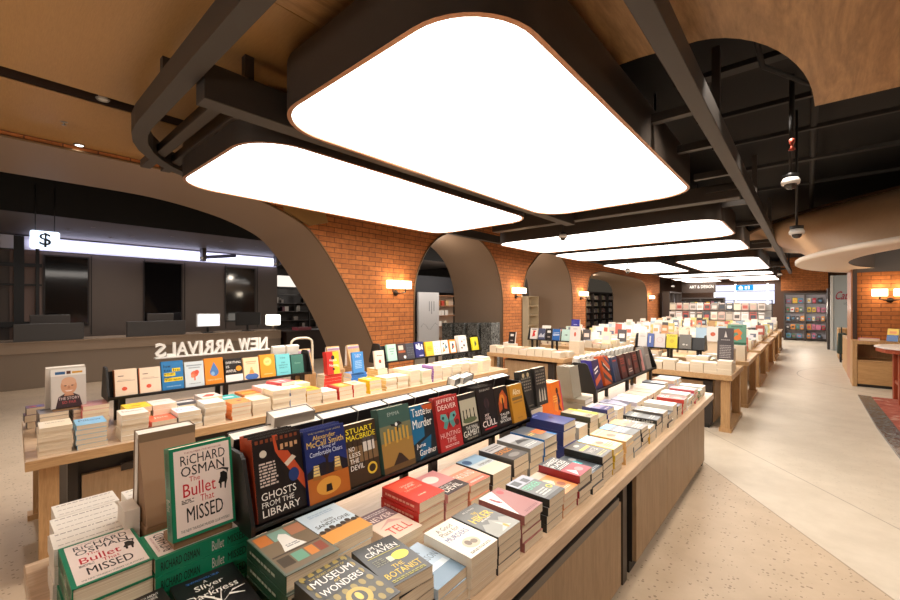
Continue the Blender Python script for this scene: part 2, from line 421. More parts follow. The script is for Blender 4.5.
# blue-grey shop-in-shop partition and the brick pier on the aisle's other side
struct(MB().box(0.70, 20.6, 0, 2.4, 20.75, 2.75).build('wall_sign_partition', flat((168, 178, 180), 0.6)))
struct(MB().box(0.62, 20.55, 0, 0.695, 20.75, 2.75).build('trim_31', flat((205, 205, 200), 0.5)))
struct(MB().box(0.55, 20.9, 0, 0.64, 21.6, 2.3).build('wall_dark_fin', CHAR))
struct(MB().box(0.735, 12.5, 0, 4.6, 12.8, 2.37).build('wall_brick_pier', BRICKX))
struct(MB().box(0.735, 12.49, 2.375, 4.6, 12.8, 3.4).build('wall_pier_head', flat((72, 66, 66), 0.6)))
struct(MB().box(0.705, 12.47, 0, 0.73, 13.6, 2.90).build('trim_32', flat((176, 120, 84), 0.45)))
struct(MB().box(0.735, 12.455, 0, 0.80, 12.485, 2.90).build('trim_33', flat((60, 42, 32), 0.4)))
# canopy: white ring with an oak cove rising to the ceiling void
prof = [(4.58, 2.46), (5.30, 2.42), (5.33, 2.44), (5.33, 2.50), (5.02, 2.53), (4.94, 2.58), (4.96, 2.66), (5.10, 2.76), (5.34, 2.87), (5.74, 3.00), (5.74, 3.03)]
cen = (5.14, 10.4, 0)
m = MB().lathe(prof[:5], cen, PI * 0.62, PI * 1.52, 72)
canopy = struct(m.build('ceiling_canopy_ring', flat((226, 210, 192), 0.55)))
m = MB(); cen2 = (5.6, 14.3); vs = []; fs = []; KN, KS = 80, 12
def cove_pt(t, q):
    a = (cen[0] + 5.02 * math.cos(t), cen[1] + 5.02 * math.sin(t)); b = (cen2[0] + 6.93 * math.cos(t), cen2[1] + 6.93 * math.sin(t))
    return (a[0] + (b[0] - a[0]) * q, a[1] + (b[1] - a[1]) * q, 2.50 + 0.90 * (1 - (1 - q) ** 1.9))
for i in range(KN + 1):
    t = PI * 0.70 + (PI * 1.50 - PI * 0.70) * i / KN
    vs += [cove_pt(t, k / KS) for k in range(KS + 1)]
    if i: fs += [((i - 1) * (KS + 1) + k, i * (KS + 1) + k, i * (KS + 1) + k + 1, (i - 1) * (KS + 1) + k + 1) for k in range(KS)]
m.add(vs, fs, 0, True)
struct(m.build('ceiling_canopy_cove', wood('canopy_oak', (176, 142, 108), (190, 154, 118), (2, 2, 2), 0.5, 1.0, False)))
struct(MB().lathe([(6.932, 3.395), (6.95, 3.395), (6.95, 3.46), (6.932, 3.46)], (cen2[0], cen2[1], 0), PI * 0.70, PI * 1.50, 80).build('ceiling_canopy_edge', flat((96, 66, 44), 0.5)))
struct(MB().lathe([(4.58, 2.47), (4.58, 2.95), (0.4, 2.95)], cen, PI * 0.62, PI * 1.52, 48).build('ceiling_canopy_soffit', flat((78, 72, 72), 0.6)))

# red carpeted platform edge beyond the aisle
struct(MB().prism([(0.86, 10.55), (0.93, 6.2), (0.95, 3.6), (5.0, 3.6), (5.0, 10.6)], 0.0, 0.02).build('floor_carpet', REDCARPET))
struct(MB().prism([(0.69, 10.6), (0.70, 8.0), (0.76, 6.2), (0.78, 3.6), (0.945, 3.6), (0.925, 6.2), (0.855, 10.55)], 0.0, 0.026).build('floor_carpet_border', STONE))

# ------------------------------------------------------------------ cash area behind the first arch
struct(MB().box(-17.5, -3.0, 3.25, -10.1, 13.0, 3.3).build('ceiling_cash_area', flat((96, 88, 84), 0.6)))
struct(MB().box(-10.12, -3.0, 3.25, -10.05, 13.0, 3.95).build('ceiling_cash_drop', VOIDM))
struct(MB().box(-13.6, -0.2, 0, -13.25, 6.47, 2.90).build('wall_cash_back', flat((92, 80, 72), 0.5)))
t = struct(MB().box(-13.6, 0.0, 2.92, -13.26, 6.45, 3.22).build('trim_41', flat((225, 225, 235), 0.5)))
# fluted seams and recessed dark glass
for y in (1.78, 2.85, 3.78, 4.86, 5.80):
    struct(MB().box(-13.245, y, 0.95, -13.235, y + 0.02, 2.88).build('trim_42', flat((34, 29, 26), 0.6)))
# ------------------------------------------------------------------ ceiling light panels
PANEL = emit((255, 246, 236), 3.4)
def light_panel(x0, y0, x1, y1, label, z=2.95, h=0.34, r=None):
    cx, cy = (x0 + x1) / 2, (y0 + y1) / 2
    hx, hy = (x1 - x0) / 2, (y1 - y0) / 2
    r = r or 0.42
    t = empty('ceiling_light', (cx, cy, z), label, 'ceiling light', 'glowing ceiling panels')
    out = rrect(-hx, -hy, hx, hy, r, 10); inn = rrect(-hx + 0.03, -hy + 0.03, hx - 0.03, hy - 0.03, r - 0.03, 10)
    n = len(out)
    b = MB()
    vs = [(p[0], p[1], 0) for p in out] + [(p[0], p[1], h) for p in out]
    b.add(vs, [(i, (i + 1) % n, n + (i + 1) % n, n + i) for i in range(n)], 0, True)
    b.add([(p[0], p[1], h) for p in out], [list(range(n))], 0)
    vs = [(p[0], p[1], 0) for p in out] + [(p[0], p[1], 0) for p in inn] + [(p[0], p[1], 0.03) for p in inn]
    b.add(vs, [((i + 1) % n, i, n + i, n + (i + 1) % n) for i in range(n)] + [(n + (i + 1) % n, n + i, 2 * n + i, 2 * n + (i + 1) % n) for i in range(n)], 1)
    b.build('drum_frame', [BRONZE, COPPER], t)
    MB().add([(p[0], p[1], 0.012) for p in inn], [list(range(n))[::-1]], 0).build('diffuser', PANEL, t)
    for sx in (-0.7, 0.7):
        for sy in (-0.7, 0.7):
            MB().tube([(hx * sx, hy * sy, h), (hx * sx, hy * sy, (3.40 if (cy + hy * sy) < 3.0 else 3.95) - z)], 0.012, 6).build('hanger_rod', BLACKM, t)
    return t
light_panel(-2.87, 1.31, -0.96, 5.42, 'largest glowing white ceiling panel, overhead above the aisle-side book table')
light_panel(-5.08, 1.33, -3.10, 5.48, 'glowing white ceiling panel beside the largest one, nearest the first big arch')
light_panel(-5.0, 7.08, -0.97, 9.2, 'wide glowing ceiling panel with a dome camera in front, behind the two nearest panels')
light_panel(-5.02, 9.62, -0.98, 11.72, 'wide glowing ceiling panel directly behind the one with the dome camera')
light_panel(-5.1, 13.15, -3.35, 17.9, 'smaller glowing ceiling panel of the third row, on the brick wall side')
light_panel(-3.02, 13.45, -0.98, 18.3, 'smaller glowing ceiling panel of the third row, on the aisle side')
light_panel(-5.05, 19.55, -1.03, 21.6, 'wide thin-looking glowing ceiling panel behind the third row pair')
light_panel(-5.2, 22.6, -1.06, 24.1, 'very thin-looking glowing ceiling panel above the far magazine shelves', r=0.36)
light_panel(-5.2, 24.5, -3.5, 26.8, 'farthest glowing ceiling panel above the art section sign')
light_panel(-3.03, 24.5, -1.06, 26.8, 'farthest glowing ceiling panel beside the blue hanging sign')

# rails hung around the panels
fr = MB()
pts = [(-0.60, -1.0)] 
t = empty('ceiling_rail', (-0.6, 0, 3.1), 'long straight bronze ceiling rail running down the aisle beside the panels', 'ceiling rail')
MB().box(-0.055, -1.5, 0, 0.055, 24.5, 0.16).build('rail_beam', BRONZEL, t, bevel=0.004)
for y in (1.5, 4.2, 7.6, 10.8, 14.5, 18.5, 22.0):
    MB().box(-0.03, y - 0.03, 0.16, 0.03, y + 0.03, 0.80 if y > 3.2 else 0.30).build('hanger', BRONZE, t)
for y in (3.62, 4.5, 5.6, 6.35, 7.4, 9.4, 12.2, 12.9, 18.8, 22.1):
    MB().box(-0.42, y - 0.035, 0.05, -0.05, y + 0.035, 0.12).build('cross_arm', BRONZEL, t)
path = [(-0.66, 0.86)] + [(-4.0, 0.86)] + [(-4.0 + 1.42 * math.cos(a) , 2.28 + 1.42 * math.sin(a)) for a in [-PI / 2 - PI / 2 * k / 10 for k in range(1, 11)]] + [(-5.42, 24.0)]
def ribbon(path, wd, z0, z1):
    L = []; R = []
    for i, p in enumerate(path):
        a = path[max(i - 1, 0)]; b = path[min(i + 1, len(path) - 1)]
        d = Vector((b[0] - a[0], b[1] - a[1], 0)).normalized()
        nx, ny = -d.y * wd / 2, d.x * wd / 2
        L.append((p[0] + nx, p[1] + ny)); R.append((p[0] - nx, p[1] - ny))
    return L, R
L_, R_ = ribbon(path, 0.11, 0, 0)
mb = MB(); n = len(path)
vs = [(p[0], p[1], 0) for p in L_] + [(p[0], p[1], 0) for p in R_] + [(p[0], p[1], 0.16) for p in L_] + [(p[0], p[1], 0.16) for p in R_]
fs = []
for i in range(n - 1):
    fs += [(i, i + 1, n + i + 1, n + i), (2 * n + i, 3 * n + i, 3 * n + i + 1, 2 * n + i + 1), (i, 2 * n + i, 2 * n + i + 1, i + 1), (n + i, n + i + 1, 3 * n + i + 1, 3 * n + i)]
fs += [(0, n, 3 * n, 2 * n), (n - 1, 3 * n - 1, 4 * n - 1, 2 * n - 1)]
mb.add(vs, fs)
t = empty('ceiling_rail', (0, 0, 3.1), 'bronze ceiling rail bent round a curved corner under the oak ceiling', 'ceiling rail')
mb.build('rail_beam', BRONZEL, t)
for x, y in ((-1.6, 0.86), (-3.4, 0.86), (-5.42, 3.6)):
    MB().box(x - 0.03, y - 0.03, 0.16, x + 0.03, y + 0.03, 0.30 if y < 3 else 0.85).build('hanger', BRONZE, t)
t = empty('ceiling_rail', (-2.95, 0, 2.98), 'dark bronze beam between the two nearest ceiling panels', 'ceiling beam')
MB().box(-0.075, 0.93, 0, 0.075, 6.4, 0.24).build('rail_beam', BRONZEL, t, bevel=0.004)
for y in (1.2, 4.9):
    MB().box(-0.03, y, 0.24, 0.03, y + 0.06, 0.42 if y < 3 else 0.97).build('hanger', BRONZE, t)
for i, y in enumerate((1.12, 1.30)):
    thing_mesh(MB().box(-5.36, y, 3.14, -3.02, y + 0.09, 3.22), 'rail_crossbar', BRONZE, 'dark crossbar under the curved ceiling rail corner, %s the oak slot' % ('nearest' if i == 0 else 'second from'), 'crossbar', 'crossbars at the curved rail corner', 0.003)
for x0, x1, y in ((-4.5, -0.66, 6.45), (-5.36, -0.66, 12.5), (-5.36, -0.66, 18.95)):
    thing_mesh(MB().box(x0, y - 0.09, 3.05, x1, y + 0.09, 3.25), 'rail_crossbar', BRONZE, {6.45: 'dark bronze crossbeam between the first and second rows of ceiling panels', 12.5: 'dark bronze crossbeam between the second and third rows of ceiling panels', 18.95: 'dark bronze crossbeam beyond the third row of ceiling panels'}[y], 'crossbar', None, 0.003)

# spotlights, cameras, sprinkler in the oak ceiling
def downlight(x, y, z, label, lit, s=1.0):
    t = empty('downlight', (x, y, z), label, 'downlight')
    MB().lathe([(0.05 * s, 0.0), (0.042 * s, -0.012), (0.034 * s, 0.0), (0.03 * s, 0.02)], n=18).build('bezel', STEEL, t)
    MB().lathe([(0.0, -0.004), (0.034 * s, -0.004)], n=18).build('lamp', emit((255, 250, 240), 8.0) if lit else flat((190, 186, 180), 0.3), t)
    return t
downlight(-4.49, 0.68, 3.412, 'unlit round downlight set in the dark slot of the oak ceiling', False)
downlight(-5.92, 0.70, 3.395, 'lit round downlight at the oak ceiling edge above the first arch', True)
t = empty('ceiling_sprinkler', (-5.3, 0.52, 3.40), 'small ceiling sprinkler on the oak panel between slot and lit downlight', 'sprinkler')
MB().lathe([(0.0, -0.03), (0.02, -0.03), (0.006, -0.02), (0.006, -0.004), (0.03, 0.0)], n=12).build('sprinkler_head', STEEL, t)
cash_spots = [(-10.9, 1.5), (-11.0, 2.9), (-10.9, 3.9), (-11.6, 1.2), (-11.7, 2.3), (-11.7, 3.3), (-12.3, 2.0), (-12.2, 4.4), (-11.2, 4.9)]
for i, (x, y) in enumerate(cash_spots):
    downlight(x, y, 3.247, 'tiny slim downlight in the grey ceiling over the cash counter', True, 0.75)['group'] = 'downlights over the cash counter'
def dome_camera(x, y, z, label, drop, s=1.0, tilt=0.0):
    t = empty('dome_camera', (x, y, z), label, 'security camera')
    MB().lathe([(0.0, 0.0), (0.06 * s, 0.0), (0.075 * s, -0.03 * s), (0.07 * s, -0.06 * s), (0.0, -0.06 * s)], n=20).build('housing', WHITEM, t)
    MB().lathe([(0.05 * s, -0.06 * s), (0.046 * s, -0.085 * s), (0.028 * s, -0.105 * s), (0.0, -0.11 * s)], n=20).build('lens_dome', flat((60, 58, 56), 0.15, coat=0.5), t)
    MB().lathe([(0.0, 0.04 * s), (0.065 * s, 0.04 * s), (0.065 * s, 0.0), (0.0, 0.0)], n=4).build('bracket', BLACKM, t)
    MB().tube([(0, 0, 0.04 * s), (0, 0, drop)], 0.012 * s).build('drop_pole', BLACKM, t)
    return t
dome_camera(-0.14, 5.67, 3.02, 'white dome camera hung below the red sprinkler bulb, higher of the two by the canopy', 0.9, 1.1)
dome_camera(-0.10, 6.3, 2.56, 'white dome camera on a black pole against the canopy cove, lower of the two', 1.39, 1.0)
dome_camera(-3.3, 6.85, 2.93, 'white dome camera in front of the wide ceiling panel behind the nearest pair', 1.02, 1.0)
dome_camera(-4.05, 12.7, 2.72, 'white dome camera hanging before the third row of ceiling panels near the brick wall', 1.23, 1.0)
dome_camera(-0.78, 19.2, 2.82, 'white dome camera at the far end of the aisle rail', 1.13, 1.0)
dome_camera(-4.9, 21.9, 2.6, 'white dome camera near the far sconce on the brick wall', 1.35, 1.0)

# wall sconces
SHADE = emit((255, 226, 186), 3.2)
WARM = []
def sconce(loc, rz, label):
    """two small shades on a dark bracket; local +y is out of the wall"""
    t = empty('wall_sconce', loc, label, 'wall lamp', 'twin-shade wall sconces', rz)
    MB().lathe([(0, -0.005), (0.055, -0.005), (0.055, 0.015), (0.0, 0.02)], n=16).build('backplate', flat((40, 28, 20), 0.4, 0.5), t, (0, 0.0, -0.16)).rotation_euler = (-PI / 2, 0, 0)
    MB().tube([(-0.16, 0.11, -0.14), (-0.08, 0.11, -0.16), (0, 0.11, -0.165), (0.08, 0.11, -0.16), (0.16, 0.11, -0.14)], 0.012).tube([(0, 0.0, -0.16), (0, 0.11, -0.165)], 0.014).build('bracket', flat((40, 28, 20), 0.4, 0.5), t)
    for s in (-1, 1):
        sh = MB().box(-0.115, -0.06, -0.075, 0.115, 0.06, 0.075).build('lamp_shade', SHADE, t, (s * 0.16, 0.11, 0.0), bevel=0.008)
        MB().tube([(0, 0, -0.14), (0, 0, -0.07)], 0.012).build('stem', flat((40, 28, 20), 0.4, 0.5), sh)
    WARM.append((loc, rz))
    return t
for y, lb in ((5.26, 'twin white wall sconce on the brick pier between the first and second arches'), (9.58, 'twin white wall sconce on the brick pier between the second and third arches'), (13.82, 'twin white wall sconce on the brick pier before the low wide arch'), (22.1, 'twin white wall sconce on the far brick pier beyond the low wide arch')):
    sconce((XF + 0.012, y, 2.06), -PI / 2, lb)
sconce((1.29, 12.495, 1.93), PI, 'twin white wall sconce on the brick pier across the aisle, under the canopy')

# ------------------------------------------------------------------ cash desk
t = empty('cash_counter', (-11.65, 2.5, 0), 'long taupe cash counter behind the first arch', 'counter')
MB().box(-0.85, -5.0, 0.0, -0.02, 3.3, 0.70).build('counter_front', flat((140, 124, 108), 0.3), t)
MB().box(-0.9, -5.0, 0.705, 0.0, 3.3, 0.90).build('counter_apron', flat((158, 138, 118), 0.3), t)
MB().box(-0.92, -5.0, 0.902, 0.02, 3.3, 0.94).build('counter_top', flat((150, 130, 110), 0.25), t)
thing_mesh(MB().box(-12.3, 5.9, 0, -11.5, 7.6, 0.86).box(-12.35, 5.85, 0.862, -11.45, 7.65, 0.9), 'side_counter', flat((44, 30, 24), 0.3), 'dark brown counter block at the end of the cash counter', 'counter')
for y0, y1, lb in ((0.42, 1.46, 'dark box screen on the cash counter under the dollar sign'), (2.2, 3.36, 'dark box screen on the cash counter before the second black window')):
    thing_mesh(MB().box(-11.80, y0, 0.942, -11.68, y1, 1.29), 'privacy_screen', flat((72, 69, 68), 0.5), lb, 'counter screen', None, 0.004)
def monitor(y, w, h, lb, col, x=-11.95, z=0.942, face=None, base=True):
    t = empty('monitor', (x, y, z), lb, 'monitor')
    MB().box(-0.03, -w / 2, 0.16, 0.03, w / 2, 0.16 + h).build('display', col, t, bevel=0.008)
    MB().tube([(-0.04, 0, 0.0), (-0.05, 0, 0.2)], 0.03).build('neck', BLACKM, t)
    MB().box(-0.14, -0.12, 0, 0.08, 0.12, 0.02).build('foot', BLACKM, t, bevel=0.004)
    if face: MB().box(0.031, -w / 2 + 0.02, 0.18, 0.034, w / 2 - 0.02, 0.14 + h).build('screen', face, t)
    return t
monitor(0.98, 0.62, 0.36, 'dark till monitor back rising behind the screen under the dollar sign', flat((70, 64, 60), 0.5), -12.15)
monitor(2.95, 0.55, 0.36, 'dark till monitor back rising behind the second box screen', flat((70, 64, 60), 0.5), -12.15)
monitor(3.95, 0.56, 0.34, 'bright white-backed till monitor on the cash counter', flat((214, 212, 208), 0.4), -11.9, 0.942, emit((240, 240, 245), 0.9))
monitor(4.97, 0.68, 0.36, 'black till monitor beside the bright white one', flat((22, 20, 20), 0.4), -11.9, 0.942)
t = empty('table_lamp', (-11.85, 5.66, 0.94), 'small white shaded lamp at the end of the cash counter', 'lamp')
MB().box(-0.15, -0.16, 0.14, 0.15, 0.16, 0.45).build('lamp_shade', emit((255, 244, 228), 1.6), t, bevel=0.02)
MB().tube([(0, 0, 0.02), (0, 0, 0.15)], 0.03).build('stem', flat((120, 100, 80), 0.4), t)
MB().lathe([(0, 0), (0.09, 0), (0.08, 0.02), (0, 0.02)], n=16).build('base', flat((90, 74, 60), 0.4), t)
thing_mesh(MB().box(-11.95, 6.3, 0.902, -11.6, 6.75, 0.99), 'leaflet_tray', flat((134, 58, 66), 0.5), 'low red leaflet tray on the dark brown counter block', 'tray')
for y0, y1, lb in ((0.98, 1.72, 'tall black window in the cash wall behind the dollar sign side'), (2.86, 3.70, 'tall black window in the middle of the cash wall'), (4.87, 5.72, 'tall black window in the cash wall nearest its end')):
    t = empty('display_window', (-13.24, (y0 + y1) / 2, 0), lb, 'display window')
    hw = (y1 - y0) / 2
    MB().box(0.0, -hw, 1.2, 0.012, hw, 2.80).build('glass', flat((14, 12, 12), 0.06, coat=0.3), t)
    MB().box(-0.005, -hw - 0.03, 1.17, 0.02, -hw, 2.83).box(-0.005, hw, 1.17, 0.02, hw + 0.03, 2.83).box(-0.005, -hw, 2.8, 0.02, hw, 2.83).box(-0.005, -hw, 1.17, 0.02, hw, 1.2).build('frame', flat((34, 28, 26), 0.4), t)
# dollar sign
t = empty('dollar_sign', (-10.0, 0.742, 2.80), 'square glowing sign with a dark dollar symbol over the cash counter', 'sign')
MB().prism(rrect(-0.185, -0.155, 0.185, 0.155, 0.03, 5), -0.06, 0.0, axes=(1, 2, 0)).build('light_box', emit((214, 232, 255), 1.5), t)
vs, fs = text_mesh('$', 0.0, 3, 0.012)
MB().add([(0.004, (v[0] - 0.5) * 0.15, (v[1] - 0.5) * 0.25) for v in vs], fs).build('dollar_symbol', flat((20, 34, 46), 0.5), t)
MB().tube([(-0.03, -0.12, 0.155), (-0.03, -0.12, 0.95)], 0.008).tube([(-0.03, 0.12, 0.155), (-0.03, 0.12, 0.95)], 0.008).build('hanger_rod', BLACKM, t)
# cove light over the wall
tag(MB().box(-13.24, 0.75, 2.97, -13.1, 6.42, 3.17).build('cove_light', emit((222, 222, 255), 1.9)), 'long white cove light strip on top of the black cash wall', 'cove light')
# blue ducts by the cove
for y, lb in ((4.1, 'blue-bodied projector bracket hung before the cove light, nearer the dollar sign'), (6.2, 'blue-bodied projector bracket hung before the cove light, nearer the arch jamb')):
    t = empty('projector', (-12.75, y, 3.02), lb, 'projector')
    MB().box(-0.1, -0.05, -0.12, 0.1, 0.05, 0.228).build('bracket', CHAR, t)
    MB().box(-0.09, 0.0, -0.06, 0.09, 0.85, 0.03).build('body', flat((84, 90, 130), 0.4), t).rotation_euler = (0.14, 0, 0)
    MB().lathe([(0.0, 0.0), (0.05, 0.0), (0.045, -0.05), (0, -0.06)], n=12).build('lens', WHITEM, t, (0.06, -0.06, -0.02))

# shop window with lit shelves at the far end of the cash area, and the dark grid screen by the dollar sign
t = empty('glazed_screen', (-14.6, 8.4, 0), 'dark glazed shop window with lit shelving seen past the cash wall', 'window')
MB().box(-0.05, -1.9, 2.35, 0.05, 3.0, 2.75).build('fascia', emit((236, 226, 214), 0.75), t)  # stands for the bright ceiling strip, its brightness put in as glow
MB().box(-0.06, -1.9, 2.28, 0.06, 3.0, 2.345).box(-0.03, -0.02, 0, 0.03, 0.03, 2.28).box(-0.03, 1.2, 0, 0.03, 1.25, 2.28).build('mullion', BLACKM, t)
for z in (0.75, 1.05, 1.4, 1.72, 2.05):
    MB().box(-0.9, -1.9, z, -0.5, 3.0, z + 0.03).build('shelf', flat((60, 54, 50), 0.5), t)
MB().box(-0.95, -1.9, 0, -0.92, 3.0, 2.3).build('back_panel', flat((52, 46, 42), 0.5), t)
for k in range(44):
    y = -1.8 + 4.7 * rnd.random(); z = rnd.choice((0.78, 1.08, 1.43, 1.75, 1.75))
    if k < 30: tag(MB().box(-15.35, 8.4 + y, z, -15.15, 8.4 + y + 0.1 + 0.1 * rnd.random(), z + 0.12 + 0.1 * rnd.random()).build('shelf_gift', flat(rnd.choice(((190, 184, 176), (150, 140, 132), (110, 60, 70), (200, 190, 180), (90, 96, 104))), 0.5)), 'small boxed gift on the lit shelves past the cash wall', 'gift', 'boxed gifts behind the glazed screen')
t = empty('grid_screen', (-13.15, 0.62, 0), 'black metal grid screen with lit gaps beside the cash wall', 'screen')
MB().box(-0.03, -0.42, 0.0, 0.03, -0.36, 3.2).box(-0.03, -0.14, 0.0, 0.03, 0.02, 3.2).box(-0.03, 0.2, 0.9, 0.03, 0.26, 3.2).box(-0.035, -0.45, 2.52, 0.035, 0.3, 2.6).box(-0.035, -0.45, 2.1, 0.035, 0.3, 2.14).box(-0.035, -0.45, 1.18, 0.035, 0.3, 1.3).build('grid_bars', BLACKM, t)
MB().box(-0.08, -0.2, 0.9, -0.045, 0.3, 2.9).build('back_panel', flat((120, 96, 86), 0.5), t)
t = empty('wall_cabinet', (-12.95, -0.25, 0), 'tall plain dark cabinet at the outer end of the cash counter', 'cabinet')
MB().box(-0.4, -0.9, 0, 0.0, 0.40, 2.75).build('body', flat((84, 74, 68), 0.5), t)
# marble plinths inside the second arch
for i, x in enumerate((-6.03, -6.45, -6.88, -7.30)):
    thing_mesh(MB().box(x - 0.34, 8.50 - 0.03 * i, 0, x, 8.88, 1.22 - 0.015 * i), 'stone_plinth', STONE, ('grey-veined black marble plinth at the brick edge of the second arch', 'black marble plinth second from the brick edge of the second arch', 'black marble plinth third from the brick edge of the second arch', 'black marble plinth deepest inside the second arch')[i], 'plinth', 'marble plinths in the second arch', 0.006)
# poster board and lit shelves beyond the second arch
t = empty('poster_board', (-10.2, 10.5, 0.0), 'tall white poster board with faint line drawing beyond the second arch', 'poster')
MB().box(-0.04, -0.52, 0.0, 0.04, 0.52, 2.12).build('board', flat((206, 206, 208), 0.5), t)
p = MB()
for k in range(7): p.tube([(0.042, -0.40 + 0.12 * k, 0.9 + 0.12 * math.sin(k * 1.3)), (0.042, -0.28 + 0.12 * k, 0.9 + 0.12 * math.sin((k + 1) * 1.3))], 0.004, 4)
for k in range(3): p.box(0.041, 0.0 + 0.12 * k, 1.45 - 0.1 * (k % 2), 0.043, 0.03 + 0.12 * k, 1.8)
p.build('line_drawing', flat((120, 124, 130), 0.6), t)
t = empty('gift_shelf', (-10.3, 11.58, 0), 'warm lit shelf unit beside the poster board beyond the second arch', 'shelf unit')
MB().box(-0.35, -0.5, 0, -0.3, 0.75, 2.02).box(-0.3, -0.52, 0, 0.05, -0.48, 2.02).build('carcass', flat((206, 182, 160), 0.6), t)
for z in (0.4, 0.85, 1.25, 1.62, 2.0): MB().box(-0.3, -0.48, z, 0.05, 0.75, z + 0.03).build('shelf', flat((150, 104, 72), 0.5), t)
for k, (y, z, c) in enumerate(((10.4, 1.65, (176, 120, 70)), (10.62, 1.65, (170, 60, 40)), (10.86, 1.65, (200, 170, 120)), (10.42, 1.28, (236, 232, 226)), (10.6, 1.28, (226, 220, 214)), (10.82, 1.28, (230, 226, 220)), (10.45, 0.88, (240, 236, 230)), (10.75, 0.88, (216, 206, 190)))):
    tag(MB().box(-10.5, y + .72, z, -10.32, y + 0.88, z + 0.19).build('boxed_gift', flat(c, 0.5)), 'boxed gift on the warm lit shelf beyond the second arch', 'gift', 'boxed gifts beyond the second arch')
thing_mesh(MB().box(-10.75, 9.7, 2.15, -10.65, 13.4, 2.75), 'dark_hoarding', flat((58, 60, 66), 0.7), 'dark grey hoarding above the poster board beyond the second arch', 'hoarding')
# cream shelf and grey panel in the third arch
t = empty('cream_bookcase', (-7.35, 12.7, 0), 'narrow cream open bookcase standing inside the third arch', 'bookcase')
MB().box(-0.22, -0.3, 0, -0.19, 0.42, 1.98).build('back', flat((200, 182, 150), 0.5), t)
for y in (-0.3, 0.38): MB().box(-0.2, y, 0, 0.1, y + 0.04, 1.98).build('side_panel', flat((214, 196, 164), 0.5), t)
for z in (0.05, 0.5, 0.95, 1.3, 1.62, 1.95): MB().box(-0.19, -0.26, z, 0.1, 0.38, z + 0.03).build('shelf', flat((214, 196, 164), 0.5), t)
thing_mesh(MB().box(-7.9, 11.75, 1.9, -7.8, 12.35, 2.75), 'grey_panel', flat((108, 112, 120), 0.5), 'grey hanging panel behind the cream bookcase in the third arch', 'panel')
thing_mesh(MB().box(-10.6, 12.6, 0, -10.5, 20, 3.2), 'dark_partition', flat((84, 70, 58), 0.6), 'brown partition far behind the third arch', 'partition')
# ------------------------------------------------------------------ book tables
DOORV = wood('oak_door', (144, 116, 84), (172, 142, 108), (9, 9, 0.9), 0.5)
def table_aisle():
    t = empty('book_table', (-1.415, 2.565, 0), 'long light-oak book table nearest the aisle, with black slot handles', 'book table')
    x0, x1, y0, y1 = -0.675, 0.675, -2.465, 2.465       # local extents
    MB().box(x0, y0, 0.69, x1, y1, 0.75).build('table_top', OAKTOP, t, bevel=0.004)
    for a, b in ((y0 + 0.13, -0.185), (0.085, y1 - 0.18)):
        c = MB().box(x1 - 0.62, a, 0.08, x1 - 0.08, b, 0.68).build('cabinet', flat((30, 25, 22), 0.5), t)
        n = 2 if a < -1 else 3
        for k in range(n):
            d0 = a + (b - a) * k / n + 0.003; d1 = a + (b - a) * (k + 1) / n - 0.003
            d = MB().box(x1 - 0.079, d0, 0.09, x1 - 0.055, d1, 0.56 if a < -1 else 0.635).build('door', DOORV, c)
        MB().box(x1 - 0.079, a + .02, 0.562 if a < -1 else 0.637, x1 - 0.050, b - .05, 0.60 if a < -1 else 0.66).build('handle_lip', flat((104, 98, 92), 0.35, 0.6), c)
        MB().box(x1 - 0.56, a + 0.01, 0.0, x1 - 0.10, b - 0.01, 0.079).build('plinth', BLACKM, c)
        MB().box(x0 + 0.11, a, 0.08, x0 + 0.5, b, 0.68).build('cabinet', DOORV, t)
    for y in (y0 + 0.05, -0.05, y1 - 0.11):
        for x in (x0 + 0.02, x1 - 0.16 if y != y0 + 0.05 else x1 - 0.10):
            MB().box(x, y, 0.0, x + 0.07, y + 0.07, 0.69).build('leg', OAKV if x < 0 else flat((70, 60, 52), 0.4), t)
    return t
table_aisle()

def table_wall():
    t = empty('book_table', (-3.445, 0.17, 0), 'long light-oak book table along the wall side, behind the aisle table', 'book table', None, -0.036)
    L = 4.85; W = 1.24
    MB().box(-W, 0, 0.69, 0, L, 0.75).build('table_top', OAKTOP, t, bevel=0.004)
    MB().box(-0.004, 0.002, 0.692, 0.004, L - 0.002, 0.748).build('edge_band', OAK, t)
    for x in (-W + 0.06, -0.13):
        for y in (0.06, 2.34, L - 0.14):
            g = MB().box(x, y, 0.04, x + 0.07, y + 0.09, 0.69).build('leg', OAKV, t)
            MB().box(x - 0.02, y - 0.03, 0, x + 0.09, y + 0.12, 0.04).build('foot', OAKV, g)
    for a, b in ((0.19, 2.28), (2.48, L - 0.2)):
        c = MB().box(-W + 0.15, a, 0.08, -0.16, b, 0.66).build('cabinet', flat((34, 28, 24), 0.5), t)
        MB().box(-0.159, a, 0.06, -0.10, a + 0.05, 0.66).build('frame_post', flat((40, 34, 30), 0.4), c)
        for k in range(2):
            d0 = a + 0.07 + (b - a - 0.07) * k / 2; d1 = a + 0.07 + (b - a - 0.07) * (k + 1) / 2 - 0.01
            d = MB().box(-0.159, d0, 0.09, -0.125, d1, 0.56).build('door', DOORV, c)
            MB().box(-0.124, (d0 + d1) / 2 - 0.3, 0.535, -0.11, (d0 + d1) / 2 - 0.05, 0.585).build('handle', flat((66, 60, 56), 0.35, 0.4), c)
    return t
table_wall()

